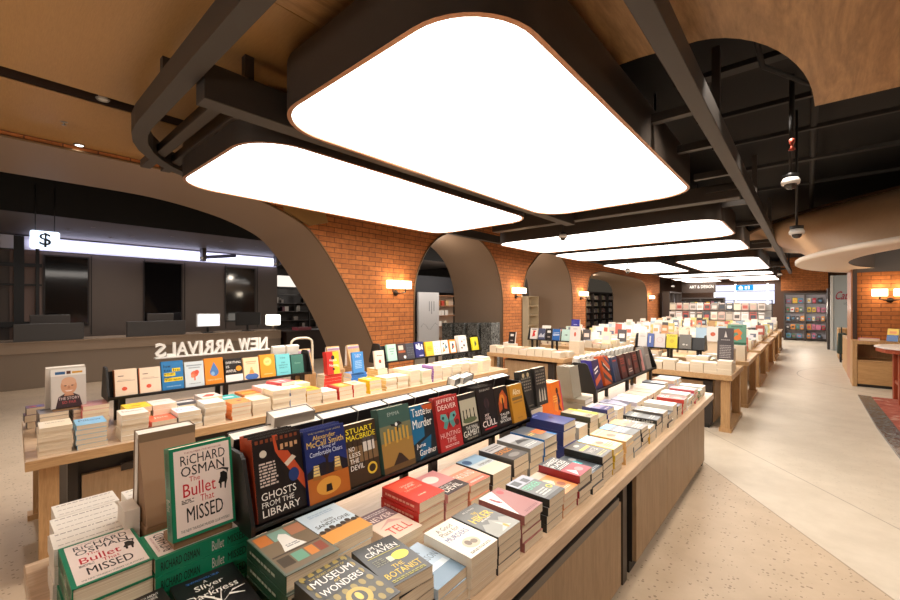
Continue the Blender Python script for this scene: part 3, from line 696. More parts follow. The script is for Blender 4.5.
def island(x0, x1, y0, y1, label):
    t = empty('book_table', ((x0 + x1) / 2, (y0 + y1) / 2, 0), label, 'book table', 'oak book tables down the shop')
    hx, hy = (x1 - x0) / 2, (y1 - y0) / 2
    MB().box(-hx, -hy, 0.68, hx, hy, 0.75).build('table_top', OAK, t, bevel=0.004)
    for sy in (-1, 1):
        for sx in (-1, 1):
            MB().box(sx * (hx - 0.03), sy * (hy - 0.04), 0.05, sx * (hx - 0.13), sy * (hy - 0.16), 0.68).build('leg', OAKV, t)
    for sx in (-1, 1):
        MB().box(sx * (hx - 0.01), -hy + 0.02, 0, sx * (hx - 0.15), hy - 0.02, 0.05).build('foot_rail', OAKV, t)
    c = MB().box(-hx + 0.34, -hy + 0.10, 0.06, hx - 0.24, hy - 0.1, 0.64).build('cabinet', flat((46, 38, 33), 0.5), t)
    MB().box(-hx + 0.36, -hy + 0.085, 0.07, hx - 0.34, -hy + 0.099, 0.63).build('door', DOORV, c)
    MB().box(hx - 0.239, -hy + 0.2, 0.07, hx - 0.22, hy - 0.2, 0.63).build('door', DOORV, c)
    MB().box(-hx + 0.37, -hy + 0.12, 0, hx - 0.27, hy - 0.12, 0.06).build('plinth', BLACKM, c)
    return t
ISL = [(-2.1, -0.74, 6.4, 7.62), (-2.1, -0.72, 8.15, 9.85), (-2.1, -0.72, 10.35, 12.3), (-2.1, -0.72, 12.9, 14.9), (-2.1, -0.72, 15.5, 17.5), (-2.1, -0.72, 18.1, 20.1),
       (-4.72, -3.12, 6.5, 8.0), (-4.72, -3.12, 8.6, 10.3), (-4.72, -3.12, 10.9, 12.7), (-4.72, -3.12, 13.3, 15.2), (-4.72, -3.12, 15.8, 17.8), (-4.72, -3.12, 18.3, 20.2)]
ISN = ['short oak table next behind the long aisle table, cream books along its end', 'second short oak table along the aisle, holding a green cover with an orange swirl', 'third oak table along the aisle, just behind the one with the green cover',
       'fourth oak table along the aisle counted from the long table', 'fifth oak table along the aisle counted from the long table', 'last oak table along the aisle before the magazine rack',
       'oak table on the brick wall side, just past the long wall-side table', 'second oak table on the brick wall side, opposite the third arch', 'third oak table on the brick wall side, past the cream bookcase',
       'fourth oak table on the brick wall side, opposite the low wide arch', 'fifth oak table on the brick wall side, deep inside the shop', 'last oak table on the brick wall side before the magazine rack']
for a, lb in zip(ISL, ISN): island(*a, lb)

# ------------------------------------------------------------------ black display racks (A-frames raised on feet)
def rack(loc, length, label, rz=0.0, base=0.95):
    """local y along the rack; books lean on its +x and -x faces"""
    t = empty('display_rack', (loc[0], loc[1], 0.75), label, 'display rack', 'black two-sided display racks', rz)
    h = base - 0.75; hl = length / 2
    MB().box(-0.135, -hl, h, 0.135, hl, h + 0.012).build('tray', RACKM, t)
    for s in (-1, 1):
        MB().box(s * 0.135, -hl, h, s * 0.128, hl, h + 0.022).build('lip', RACKM, t)
        MB().add([(s * 0.062, -hl, h + 0.012), (s * 0.062, hl, h + 0.012), (s * 0.02, hl, h + 0.20), (s * 0.02, -hl, h + 0.20)], [(0, 1, 2, 3)]).build('back_board', RACKM, t)
        MB().prism([(-0.14, h - 0.005), (0.14, h - 0.005), (0.14, h + 0.035), (0.07, h + 0.225), (0.05, h + 0.24), (-0.05, h + 0.24), (-0.07, h + 0.225), (-0.14, h + 0.035)], s * hl, s * (hl + 0.012), axes=(0, 2, 1)).build('side_panel', RACKM, t)
    for y in (-hl + 0.08, 0, hl - 0.08):
        for x in (-0.1, 0.1):
            MB().box(x - 0.012, y - 0.02, 0, x + 0.012, y + 0.02, h).build('foot', RACKM, t)
    return t
rack((-1.43, 1.40), 1.68, 'black display rack of crime novels on the aisle table, nearest the camera')
rack((-1.43, 4.15), 1.74, 'black display rack on the far half of the aisle table, with orange and navy books')
rack((-4.07, 1.46), 1.64, 'black display rack of wellness books under the white letters on the wall-side table', -0.02)
rack((-4.03, 4.22), 1.95, 'black display rack on the far half of the wall-side table, with mint and navy covers', -0.02)
rack((-1.72, 7.5), 1.0, 'black display rack on the first short aisle table, holding the bright yellow cover', PI / 2)
rack((-3.85, 7.62), 1.06, 'black display rack on the first short wall-side table, with blue and mint covers', PI / 2)

# white letters, seen from behind
t = empty('letter_sign', (-4.14, 1.46, 1.225), 'white block letters standing on the wellness rack, seen mirrored from behind', 'sign')
widths = [(0.00, 'N', .095), (.10, 'E', .08), (.185, 'W', .115), (.345, 'A', .1), (.45, 'R', .09), (.545, 'R', .09), (.64, 'I', .03), (.675, 'V', .095), (.765, 'A', .1), (.868, 'L', .07), (.945, 'S', .085)]
for x, ch, wd in widths:
    vs, fs = text_mesh(ch, 0.0, 2, 0.022)
    y = lambda u: 0.47 - (x + u * wd) * 0.93
    n = len(vs)
    m = MB().add([(-0.03, y(v[0]), v[1] * 0.118) for v in vs], fs)
    o = m.build('letter', WHITEM, t)
    sd = o.modifiers.new('depth', 'SOLIDIFY'); sd.thickness = 0.03; sd.offset = 0
MB().box(-0.05, -0.49, -0.012, 0.0, 0.49, 0.0).build('base_strip', WHITEM, t)
t = empty('tube_frame', (-4.62, 2.55, 0.75), 'cream bent tube frame rising behind the end of the wellness rack', 'tube frame')
MB().tube(spline([(0, -0.13, 0), (0, -0.13, 0.40), (0, -0.10, 0.50), (0, 0.0, 0.52), (0, 0.12, 0.50), (0, 0.15, 0.40), (0, 0.15, 0)], 5), 0.014).build('tube', flat((214, 200, 176), 0.4), t)

# ------------------------------------------------------------------ across the aisle
t = empty('oak_cabinet', (1.05, 12.15, 0), 'low oak cabinet with an open niche against the brick pier across the aisle', 'cabinet')
MB().box(-0.36, -0.33, 0, -0.29, 0.33, 0.93).box(0.55, -0.33, 0, 0.6, 0.33, 0.93).box(-0.29, -0.33, 0.87, 0.55, 0.33, 0.93).box(-0.29, -0.31, 0.52, 0.55, 0.33, 0.545).box(-0.29, 0.28, 0.52, 0.55, 0.33, 0.87).build('carcass', OAKV, t)
MB().box(-0.285, -0.325, 0.06, 0.545, -0.3, 0.515).build('drawer_front', wood('oak_drawer', (176, 132, 84), (204, 160, 106), (1, 10, 10), 0.5), t)
MB().box(-0.28, -0.30, 0.0, 0.54, 0.30, 0.055).build('plinth', BLACKM, t)
t = empty('oak_cabinet', (0.86, 14.6, 0), 'narrow oak cabinet end behind the brick pier edge, beside a dark bag', 'cabinet')
MB().box(-0.15, -0.9, 0, 0.3, -0.84, 0.85).box(-0.15, -0.84, 0.0, 0.3, 0.9, 0.85).build('carcass', OAKV, t, bevel=0.004)
t = empty('oak_cabinet', (0.98, 17.6, 0), 'small oak cabinet standing before the blue-grey partition', 'cabinet')
MB().box(-0.28, -0.5, 0.03, 0.3, 0.5, 0.95).build('carcass', OAKV, t, bevel=0.004)
MB().box(-0.26, -0.48, 0, 0.28, 0.48, 0.03).build('plinth', BLACKM, t)
t = empty('tote_bag', (0.74, 16.6, 0), 'dark green bag hanging at the oak cabinet before the partition', 'bag')
MB().prism([(-0.1, 0.25), (0.12, 0.25), (0.10, 0.85), (-0.07, 0.85)], -0.16, 0.16, axes=(0, 2, 1)).build('bag_body', flat((52, 62, 52), 0.8), t, bevel=0.02)
MB().tube(spline([(0, -0.09, 0.84), (0, -0.08, 1.0), (0, 0.08, 1.0), (0, 0.09, 0.84)], 5), 0.012).build('handle', flat((44, 50, 44), 0.8), t)
MB().tube([(-0.02, -0.12, 0.0), (-0.02, -0.12, 0.26)], 0.02).tube([(-0.02, 0.12, 0.0), (-0.02, 0.12, 0.26)], 0.02).build('stand_legs', BLACKM, t)
# tall red-wood table at the frame edge
t = empty('reading_table', (1.75, 10.3, 0), 'red-stained wood table with a white top at the edge of the carpet', 'table')
top = MB().prism([(-0.88, 0.0), (-0.80, -0.42), (-0.55, -0.70), (1.2, -0.78), (1.2, 0.62), (-0.55, 0.55), (-0.8, 0.35)], 0.935, 0.965).build('table_top', flat((222, 214, 206), 0.35), t, bevel=0.006)
MB().prism([(-0.86, 0.0), (-0.78, -0.41), (-0.54, -0.68), (1.18, -0.76), (1.18, 0.60), (-0.54, 0.53), (-0.78, 0.34)], 0.87, 0.934).build('table_rim', REDWOOD, t)
for y in (-0.35, 0.25):
    MB().box(-0.62, y, 0.0, -0.50, y + 0.12, 0.869).build('leg', REDWOOD, t, bevel=0.01)
    MB().box(0.7, y, 0.0, 0.82, y + 0.12, 0.869).build('leg', REDWOOD, t, bevel=0.01)
MB().box(-0.60, -0.23, 0.30, -0.52, 0.25, 0.36).build('stretcher', REDWOOD, t)
MB().box(-0.45, -0.25, 0.021, 0.65, 0.3, 0.8).build('inner_panel', flat((196, 176, 158), 0.5), t)
tag(MB().prism([(-0.06, -0.05), (0.10, -0.05), (0.13, 0.07), (-0.04, 0.07)], 0.966, 1.10).build('gift_box', flat((128, 124, 196), 0.5), None, (1.42, 10.05, 0)), 'lilac gift box standing on the white table top', 'gift box')
# wall logo
t = empty('wall_logo', (1.0, 20.58, 2.02), 'dark red script logo lettering on the blue-grey partition', 'logo')
vs, fs = text_mesh('Cath K', 0.0, 3, 0.01)
def slant(v, w, h, k=0.25): return (v[0] * w + v[1] * h * k, v[1] * h)
m = MB().add([(slant(v, 0.66, 0.30)[0] - 0.27, -0.004, slant(v, 0.66, 0.30)[1] - 0.15) for v in vs], fs).build('lettering', flat((158, 30, 52), 0.5), t)
vs, fs = text_mesh('LONDON', 0.0)
MB().add([(v[0] * 0.34 - 0.02, -0.004, v[1] * 0.07 - 0.33) for v in vs], fs).build('small_lettering', flat((70, 70, 80), 0.5), t)

# ------------------------------------------------------------------ far end: cases, magazine rack, window, signs
def bookcase(loc, w, h, bays, rows, label, rz=0.0, back=(150, 146, 150), depth=0.34):
    t = empty('bookcase', loc, label, 'bookcase', None, rz)
    hw = w / 2
    MB().box(-hw, 0.0, 0.0, hw, 0.03, h).build('back_panel', flat(back, 0.6), t)
    for k in range(bays + 1):
        x = -hw + w * k / bays
        MB().box(x - 0.03, -depth, 0, x + 0.03, -0.001, h).build('upright', CHAR, t)
    MB().box(-hw - 0.03, -depth, h, hw + 0.03, 0.03, h + 0.08).build('cornice', CHAR, t)
    for b in range(bays):
        for r in range(rows):
            z = 0.08 + (h - 0.1) * r / rows
            MB().box(-hw + w * b / bays + 0.031, -depth, z, -hw + w * (b + 1) / bays - 0.031, -0.001, z + 0.03).build('shelf', CHAR, t)
    return t
bookcase((-0.1, 25.6, 0), 1.5, 2.15, 2, 5, 'black bookcase of colourful books closing the far end of the aisle', back=(190, 186, 196))
bookcase((-9.6, 24.3, 0), 4.6, 2.35, 4, 6, 'dark bookcase of coloured books seen through the low wide arch', PI / 2, (44, 36, 32))
bookcase((-5.75, 24.9, 0), 2.6, 2.3, 3, 4, 'black bookcase on the brick wall beyond the last sconce', PI / 2, (96, 96, 104))
bookcase((-4.5, 26.6, 0), 2.2, 2.0, 2, 5, 'dark bookcase on the far wall below the art section sign', 0, (74, 62, 56))
t = empty('magazine_rack', (-3.15, 22.2, 0), 'long tiered magazine rack with face-out covers before the far window', 'magazine rack')
MB().box(-2.0, 0.0, 0.0, 2.0, 0.3, 0.95).build('base', OAK, t)
for k, z in enumerate((0.98, 1.42, 1.86)):
    MB().box(-2.0, 0.02 + 0.1 * k, z, 2.0, 0.12 + 0.1 * k, z + 0.02).build('shelf', CHAR, t)
MB().box(-2.0, 0.34, 0.95, 2.0, 0.37, 1.7).build('back_panel', flat((200, 196, 192), 0.6), t)
for x in (-2.0, -0.7, 0.6, 1.96): MB().box(x, 0.32, 0.0, x + 0.04, 0.38, 1.9).build('upright', CHAR, t)
struct(MB().box(-3.9, 26.9, 1.75, -1.3, 26.98, 2.75).build('window_1', emit((226, 228, 255), 0.85)))
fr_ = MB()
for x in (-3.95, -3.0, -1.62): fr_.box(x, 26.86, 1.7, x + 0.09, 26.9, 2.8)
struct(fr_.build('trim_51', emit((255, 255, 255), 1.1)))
struct(MB().box(-3.95, 26.87, 2.38, -1.3, 26.89, 2.42).build('trim_52', flat((120, 120, 130), 0.5)))
t = empty('section_sign', (-4.45, 26.4, 2.55), 'dark fascia sign with white letters for the art section', 'sign')
MB().box(-1.0, 0, -0.2, 0.65, 0.05, 0.35).build('board', flat((70, 56, 48), 0.5), t)
vs, fs = text_mesh('ART & DESIGN', 0.0, 2, 0.008)
MB().add([(v[0] * 1.15 - 0.6, -0.004, v[1] * 0.17 + 0.05) for v in vs], fs).build('lettering', flat((235, 230, 225), 0.5), t)
t = empty('hanging_sign', (-2.25, 24.0, 2.50), 'small bright blue sign hanging before the far window', 'sign')
MB().box(-0.38, 0, -0.13, 0.30, 0.03, 0.13).build('board', emit((40, 150, 214), 0.8), t)
MB().prism([(-0.26, -0.08), (-0.1, -0.08), (-0.1, 0.02), (-0.18, 0.1), (-0.26, 0.02)], -0.006, -0.002, axes=(0, 2, 1)).box(-0.02, -0.006, -0.08, 0.06, -0.002, 0.06).box(0.1, -0.006, -0.08, 0.16, -0.002, 0.08).build('pictogram', flat((235, 245, 250), 0.5), t)
for x in (-0.3, 0.22): MB().tube([(x, 0.015, 0.13), (x, 0.015, 1.45)], 0.008, 6).build('hanger_rod', BLACKM, t)
# ------------------------------------------------------------------ book covers
def T(s, x0, y0, x1, y1, c, b=0.0): return ('t', s, x0, y0, x1, y1, c, b)
def R(x0, y0, x1, y1, c): return ('p', [(x0, y0), (x1, y0), (x1, y1), (x0, y1)], c)
def P(pts, c): return ('p', pts, c)
def E(cx, cy, rx, ry, c): return ('p', [(cx + rx * math.cos(2 * PI * k / 20), cy + ry * math.sin(2 * PI * k / 20)) for k in range(20)], c)
def LN(n, x0, y0, x1, y1, c, seed=0):
    """rows of fine print too small to read"""
    r = random.Random(seed + n); out = []
    hh = (y1 - y0) / n
    for k in range(n):
        a = x0; yy = y0 + hh * k
        while a < x1 - 0.03:
            wd = min(0.03 + 0.09 * r.random(), x1 - a); out.append(R(a, yy + hh * 0.2, a + wd, yy + hh * 0.75, c)); a += wd + 0.02
    return out
W_ = (238, 234, 226); K_ = (20, 18, 18); Y_ = (232, 196, 40)
OS = [R(.06, .035, .955, .965, (232, 214, 204)), T('THE NUMBER ONE BESTSELLER', .22, .915, .82, .935, (150, 60, 60)), T('RiCHARD', .16, .79, .88, .90, K_, .02), T('OSMAN', .16, .665, .86, .775, K_, .03), T('The', .28, .60, .45, .655, (196, 40, 48)), T('Bullet', .18, .44, .70, .585, (200, 36, 48), .02), T('That', .44, .35, .66, .425, (196, 40, 48)), T('MISSED', .22, .165, .80, .325, K_, .04), T('THE NEW THURSDAY MURDER CLUB MYSTERY', .12, .07, .90, .10, (40, 60, 50)),
      P([(.74, .50), (.78, .56), (.78, .61), (.84, .62), (.9, .585), (.9, .52), (.87, .46), (.86, .41), (.84, .42), (.845, .49), (.80, .49), (.79, .43), (.765, .43), (.765, .48)], K_), P([(.9, .58), (.93, .64), (.82, .665), (.70, .655), (.82, .645), (.89, .62)], K_)] + LN(3, .15, .37, .34, .42, (90, 80, 76), 3)
TREE = [P([(.50, .02), (.56, .02), (.545, .3), (.53, .36), (.5, .36), (.515, .3)], W_)]
for sx, sy, ex, ey in ((.52, .34, .2, .45), (.52, .3, .82, .5), (.52, .34, .36, .56), (.52, .36, .62, .6), (.35, .40, .18, .30), (.66, .40, .88, .33), (.45, .44, .28, .6), (.6, .45, .78, .62), (.3, .42, .1, .5), (.72, .44, .94, .46)):
    TREE.append(P([(sx, sy), (ex, ey), (ex + .012, ey + .008), (sx + .03, sy + .03)], W_))
D = {}
def design(key, kind, desc, base, shapes=(), spine=None, dims=None, t=None, pages=None, spine_shapes=()):
    w, h = dims or ((0.165, 0.25) if kind == 'hardback' else (0.14, 0.21))
    D[key] = dict(kind=kind, desc=desc, base=base, shapes=list(shapes), spine=spine or base, w=w, h=h, t=t or (0.042 if kind == 'hardback' else 0.033), pages=pages or PAGES, spine_shapes=list(spine_shapes))
HB, PB = 'hardback', 'paperback'
design('osman', HB, 'green-edged cream hardback with black and red title', (18, 122, 86), OS, dims=(.172, .264), t=.05, spine_shapes=[T('RICHARD OSMAN', .05, .25, .42, .75, K_, .02), T('Bullet', .55, .2, .68, .8, (200, 190, 180)), T('MISSED', .72, .25, .93, .75, K_, .03)])
design('sliver', HB, 'black hardback with white bare tree and blue top line', (22, 20, 22), [T('THE NEW PSYCHOLOGICAL THRILLER', .2, .88, .72, .92, (60, 120, 200)), T('A', .44, .80, .5, .86, W_), T('Sliver', .28, .69, .72, .79, W_, .02), T('of', .46, .63, .54, .68, W_), T('Darkness', .12, .52, .88, .63, W_, .02)] + TREE, t=.038)
design('redblack', PB, 'black paperback with red and blue figures below white capitals', (20, 16, 18), [T('SHE KNOWS THE TRUTH ABOUT', .1, .88, .9, .93, W_), T('THE THINGS WE ALL HIDE', .14, .81, .86, .86, W_), P([(.15, .2), (.5, .42), (.6, .7), (.35, .72), (.1, .5)], (176, 34, 40)), E(.68, .42, .18, .2, (190, 50, 36)), P([(.45, .1), (.8, .2), (.9, .5), (.7, .35)], (50, 70, 140)), P([(.6, .6), (.75, .78), (.72, .55)], (220, 190, 60))], t=.036)
design('museum', HB, 'black hardback with gold scrollwork and white museum title', (34, 32, 26), [R(.05, .04, .95, .96, (58, 54, 34))] + [E(.1 + .16 * (k % 6), .1 + .17 * (k // 6), .05, .055, (150, 128, 48)) for k in range(36)] + [R(.1, .5, .9, .93, (30, 28, 24)), T('THE SECRET HISTORY OF', .16, .86, .84, .90, (190, 165, 70)), T('MUSEUM', .12, .72, .88, .84, W_, .03), T('of', .44, .655, .56, .71, (210, 180, 70)), T('WONDERS', .12, .53, .88, .64, W_, .03), E(.5, .27, .2, .16, (196, 162, 52)), E(.5, .27, .12, .1, (40, 36, 26)), E(.5, .28, .05, .07, (224, 192, 80))], dims=(.16, .24), t=.046)
design('craven', PB, 'black paperback with yellow oval and yellow botanist title', (22, 22, 20), [T('M.W.', .3, .83, .7, .92, W_, .02), T('CRAVEN', .12, .70, .88, .81, W_, .02), R(.1, .665, .9, .675, (210, 200, 60)), E(.72, .5, .2, .1, (236, 216, 36)), R(.42, .44, .54, .56, (214, 206, 176)), T('THE', .36, .29, .62, .37, Y_, .03), T('BOTANIST', .08, .14, .92, .26, Y_, .03)] + LN(4, .12, .44, .4, .6, (120, 118, 96), 5) + LN(2, .1, .04, .9, .1, (180, 170, 60)), t=.036)
design('snow', PB, 'pale blue paperback with faded letters under the black botanist book', (176, 196, 214), [R(0, 0, 1, .3, (112, 138, 160)), R(.1, .3, .9, .42, (206, 218, 226)), T('ER ER', .1, .76, .7, .93, (70, 92, 110)), T('NNE SSON', .2, .52, .95, .66, (90, 110, 130))], t=.033)
design('plan', PB, 'cream paperback with blue lettering and a small drawing', (232, 224, 208), [T('A Good', .22, .80, .74, .91, (60, 50, 44), .01), T('Place for', .18, .67, .8, .78, (60, 50, 44), .01), T('MURDERS', .12, .50, .86, .62, (56, 74, 140), .02), E(.5, .27, .24, .14, (190, 176, 150)), E(.42, .29, .08, .07, (110, 92, 74)), E(.58, .26, .09, .06, (120, 104, 84))] + LN(2, .15, .05, .85, .11, (120, 110, 96)))
MOUNT = [P([(0, 0), (1, 0), (1, .26), (.8, .38), (.66, .30), (.5, .46), (.36, .34), (.2, .42), (0, .24)], (150, 150, 142)), P([(.3, .05), (.55, .16), (.5, .38), (.62, .2), (.75, .08)], (196, 196, 186))]
design('hiker', PB, 'grey paperback with large yellow hiker title over mountains', (92, 92, 88), MOUNT + [T('M. J. FORD', .3, .87, .74, .92, W_), T('THE', .42, .72, .6, .80, Y_, .02), T('HIKER', .12, .52, .90, .70, Y_, .05), E(.6, .12, .05, .07, (226, 150, 40))] + LN(2, .3, .47, .7, .51, W_), spine=(40, 40, 38))
design('leaf', PB, 'dusty pink paperback with a white corner and red leaf', (158, 96, 92), [P([(0, .1), (0, 1), (.62, 1)], (228, 222, 214)), E(.19, .72, .05, .13, (150, 40, 44)), E(.24, .62, .03, .07, (150, 40, 44)), E(.74, .84, .11, .08, (200, 50, 56))] + LN(2, .25, .05, .9, .11, (120, 60, 60)), t=.034)
design('ferrer', PB, 'grey street-photo paperback with mint title and yellow ring', (120, 122, 122), [R(0, .7, 1, 1, (174, 178, 190)), R(.1, .75, .4, .95, (86, 90, 96)), R(.55, .72, .8, .9, (96, 98, 104)), T('FERRER', .1, .48, .86, .66, (120, 206, 170), .03), R(0, 0, 1, .1, (66, 64, 62)), E(.82, .3, .11, .075, (214, 200, 60)), E(.82, .3, .07, .045, (100, 120, 90))] + LN(3, .15, .16, .65, .38, (206, 206, 200)), spine=(24, 22, 22))
design('apricot', PB, 'apricot paperback with pale script and a dark blot', (216, 140, 84), [R(0, .75, 1, 1, (196, 178, 160)), E(.42, .52, .22, .16, (236, 206, 168)), E(.7, .3, .14, .1, (150, 84, 54)), T('Home', .18, .45, .66, .6, (240, 228, 206), .02)] + LN(2, .2, .1, .8, .18, (240, 220, 200)))
design('crimson', PB, 'paperback of white capitals over black with a crimson lower half', (56, 50, 50), [R(0, 0, 1, .46, (176, 36, 52)), T('DARKEST', .06, .78, .94, .92, W_, .02), T('PLACES', .06, .60, .9, .74, W_, .02), E(.6, .2, .18, .1, (214, 120, 120)), P([(.1, .05), (.4, .2), (.2, .4)], (220, 210, 206))] + LN(2, .1, .48, .85, .57, (220, 216, 210)), spine=(150, 24, 44))
design('teal', PB, 'dark paperback with a teal banner', (60, 66, 72), [R(.0, .42, .72, .66, (44, 160, 166)), E(.78, .72, .14, .1, (150, 150, 150)), E(.3, .22, .16, .12, (104, 110, 118))] + LN(2, .1, .46, .62, .6, (220, 232, 230)) + LN(2, .3, .05, .9, .14, (180, 186, 190)), spine=(28, 30, 34))
design('mustard', PB, 'dark grey paperback with mustard title band', (72, 68, 62), [R(.12, .54, .88, .64, (206, 176, 52)), E(.5, .82, .16, .07, (170, 168, 160)), T('WINTER', .2, .3, .8, .46, (204, 200, 190), .02)] + LN(2, .15, .08, .85, .2, (170, 160, 90)), spine=(30, 28, 26), t=.034)
design('wrap', PB, 'blue and cream paperback with yellow spine wrap', (226, 196, 120), [R(0, .62, 1, 1, (136, 186, 204)), R(.5, .1, 1, .6, (232, 214, 168)), E(.42, .48, .2, .1, (204, 96, 50))] + LN(3, .2, .15, .9, .35, (176, 120, 60)), spine=(222, 186, 34), t=.034)
design('peach', PB, 'peach paperback with red sketch', (226, 182, 118), [R(0, .8, 1, 1, (236, 206, 150)), E(.45, .5, .22, .13, (206, 90, 54)), P([(.2, .1), (.8, .2), (.7, .4), (.3, .35)], (238, 214, 170))] + LN(2, .2, .85, .85, .93, (176, 96, 56)), t=.034)
design('harbour', PB, 'blue-grey harbour-photo paperback with white capitals', (108, 116, 122), [R(0, .72, 1, 1, (120, 168, 210)), R(0, 0, 1, .25, (66, 68, 66)), T('ISLAND', .08, .44, .92, .6, (226, 226, 220), .02)] + LN(2, .2, .3, .8, .38, (220, 220, 212)))
design('sand', PB, 'brown paperback with sandy top half and dark spine', (96, 82, 66), [R(0, .5, 1, 1, (214, 170, 110)), E(.5, .55, .3, .08, (140, 110, 76))] + LN(3, .15, .1, .85, .35, (200, 190, 170)), spine=(20, 18, 18), t=.026)
design('blackcaps', HB, 'black hardback with white spine capitals', (34, 34, 32), [R(.0, .55, 1, .9, (86, 88, 82)), T('NIGHT SHIFT', .1, .64, .9, .8, (220, 220, 210), .02)] + LN(2, .2, .15, .8, .3, (160, 160, 150)), dims=(.15, .225), t=.04, spine_shapes=[T('NIGHT SHIFT', .1, .25, .9, .75, (220, 218, 210), .02)])
design('cards', PB, 'grey and white paperback with a yellow spine', (150, 146, 138), [R(.1, .5, .9, .92, (206, 202, 194)), R(.2, .15, .8, .4, (90, 86, 82))] + LN(3, .15, .55, .85, .85, (90, 86, 82)), spine=(210, 170, 40))
design('stripes', PB, 'grey paperback with white picture strips', (118, 112, 106)), 
D['stripes']['shapes'] = [R(.05 + .19 * k, .2, .19 + .19 * k, .85, c) for k, c in enumerate(((224, 220, 212), (80, 76, 74), (206, 200, 190), (66, 62, 60), (226, 222, 214)))]
design('coral', PB, 'coral-red paperback with white lettering', (206, 74, 62), [T('SUNDOWN', .1, .6, .9, .76, (244, 226, 216), .02), E(.5, .32, .26, .12, (226, 140, 120)), R(.05, .05, .95, .1, (150, 40, 40))] + LN(2, .2, .8, .8, .9, (244, 220, 210)), t=.03)
design('aqua', PB, 'white paperback with aqua band', (226, 228, 224), [R(0, .4, 1, .62, (130, 190, 196)), E(.4, .78, .2, .1, (190, 170, 160))] + LN(3, .15, .1, .85, .3, (120, 124, 126)))
design('ivory', PB, 'ivory paperback with grey drawing', (226, 220, 208), [E(.5, .55, .3, .18, (176, 172, 164)), R(.3, .8, .7, .88, (90, 84, 80))] + LN(2, .2, .12, .8, .24, (130, 124, 116)))
design('dusk', PB, 'dark city-photo paperback with pink horizon', (66, 60, 66), [R(0, .5, 1, .66, (206, 140, 130)), R(0, .66, 1, 1, (150, 146, 166))] + LN(2, .2, .75, .8, .9, W_))
design('rose', PB, 'rose-red paperback with white oval', (196, 84, 88), [E(.5, .55, .3, .2, (236, 214, 208))] + LN(2, .2, .12, .8, .24, (240, 220, 214)), t=.03)
design('fern', PB, 'green and white paperback', (90, 134, 92), [R(0, .45, 1, 1, (226, 228, 220)), E(.5, .7, .2, .14, (120, 160, 110))], t=.03)
design('shelfpic', HB, 'green-spined hardback picturing bookshelves and a white lamp', (104, 110, 98), [R(.04, .04, .96, .96, (122, 106, 84)), R(.06, .70, .30, .94, (196, 116, 54)), R(.32, .70, .62, .94, (130, 164, 150)), R(.64, .70, .94, .94, (176, 120, 90)), P([(.30, .42), (.72, .42), (.62, .60), (.58, .78), (.48, .84), (.4, .76), (.36, .58)], (230, 226, 218)), R(.06, .38, .94, .41, (70, 56, 44)), R(.08, .14, .30, .34, (70, 60, 46)), R(.33, .14, .55, .34, (110, 160, 136)), R(.58, .14, .74, .34, (206, 130, 60)), R(.76, .14, .92, .34, (140, 70, 50))] + LN(2, .4, .48, .64, .56, (150, 150, 150)), spine=(28, 70, 46), t=.05, spine_shapes=LN(1, .1, .35, .8, .65, (170, 180, 160)))
design('dune', PB, 'pale sky-blue paperback with orange desert and dark trees', (196, 212, 222), [R(0, 0, 1, .34, (214, 150, 66)), R(0, .30, 1, .36, (120, 84, 44))] + [E(.1 + .13 * k, .34 + .02 * (k % 3), .06, .05, (50, 40, 30)) for k in range(8)] + [T('A HIDDEN', .3, .58, .6, .63, (90, 90, 90)), T('SANDSTONE', .1, .46, .92, .55, (50, 48, 44), .01)] + LN(2, .2, .78, .8, .88, (160, 186, 206)), spine=(40, 34, 30), dims=(.15, .23), t=.04)
design('tell', PB, 'cream and mauve paperback with dark coral capitals', (222, 200, 180), [R(0, .62, 1, 1, (120, 96, 100)), T('NEVER', .1, .66, .9, .8, (232, 214, 204), .02), T('TELL', .2, .14, .86, .36, (206, 66, 56), .02), P([(.1, .4), (.5, .5), (.9, .42), (.6, .6)], (206, 160, 150))] + LN(2, .1, .85, .9, .95, (210, 200, 196)))
design('red', PB, 'bright red-orange paperback with pale small title', (214, 62, 44), [R(.08, .55, .92, .94, (224, 84, 60)), T('SEVEN DAYS IN', .3, .68, .8, .74, (246, 214, 196)), T('THE MOUNTAINS', .2, .48, .84, .54, (240, 190, 160)), T('JUNE', .35, .58, .7, .66, (246, 214, 196))] + LN(1, .3, .2, .6, .26, (240, 180, 150)), spine=(206, 40, 34), t=.038, spine_shapes=LN(1, .1, .3, .9, .7, (240, 170, 150)))
design('devil', PB, 'pink-lit paperback with a dark lower band lettered devil', (206, 142, 140), [R(0, 0, 1, .36, (54, 42, 38)), T('NO LESS THE', .2, .27, .7, .33, W_), T('DEVIL', .12, .08, .84, .24, (240, 234, 224), .03), E(.4, .7, .28, .16, (240, 216, 206))])
design('sunrise', PB, 'pink and orange paperback with pale capitals', (224, 150, 120), [R(0, .66, 1, 1, (236, 196, 176)), R(0, 0, 1, .2, (206, 110, 84)), T('THE ISLAND', .08, .36, .92, .56, (244, 226, 214), .02)] + LN(1, .2, .06, .9, .16, (240, 190, 180)), t=.03)
design('mist', PB, 'thick misty white-blue paperback with a dark lower edge', (196, 204, 206), [R(0, .64, 1, 1, (150, 178, 200)), R(0, 0, 1, .42, (222, 206, 182)), E(.2, .8, .16, .12, (70, 96, 130)), T('NORTHERN', .3, .46, .92, .56, (110, 96, 84), .01)], spine=(60, 44, 36), t=.05, dims=(.15, .22))
design('street', PB, 'charcoal street-photo paperback with orange title', (76, 72, 70), [R(0, .62, 1, 1, (190, 186, 184)), T('EXILES', .1, .4, .9, .58, (226, 140, 36), .03), E(.5, .2, .3, .1, (130, 126, 122))] + LN(2, .1, .7, .9, .9, (110, 106, 104)), t=.042)
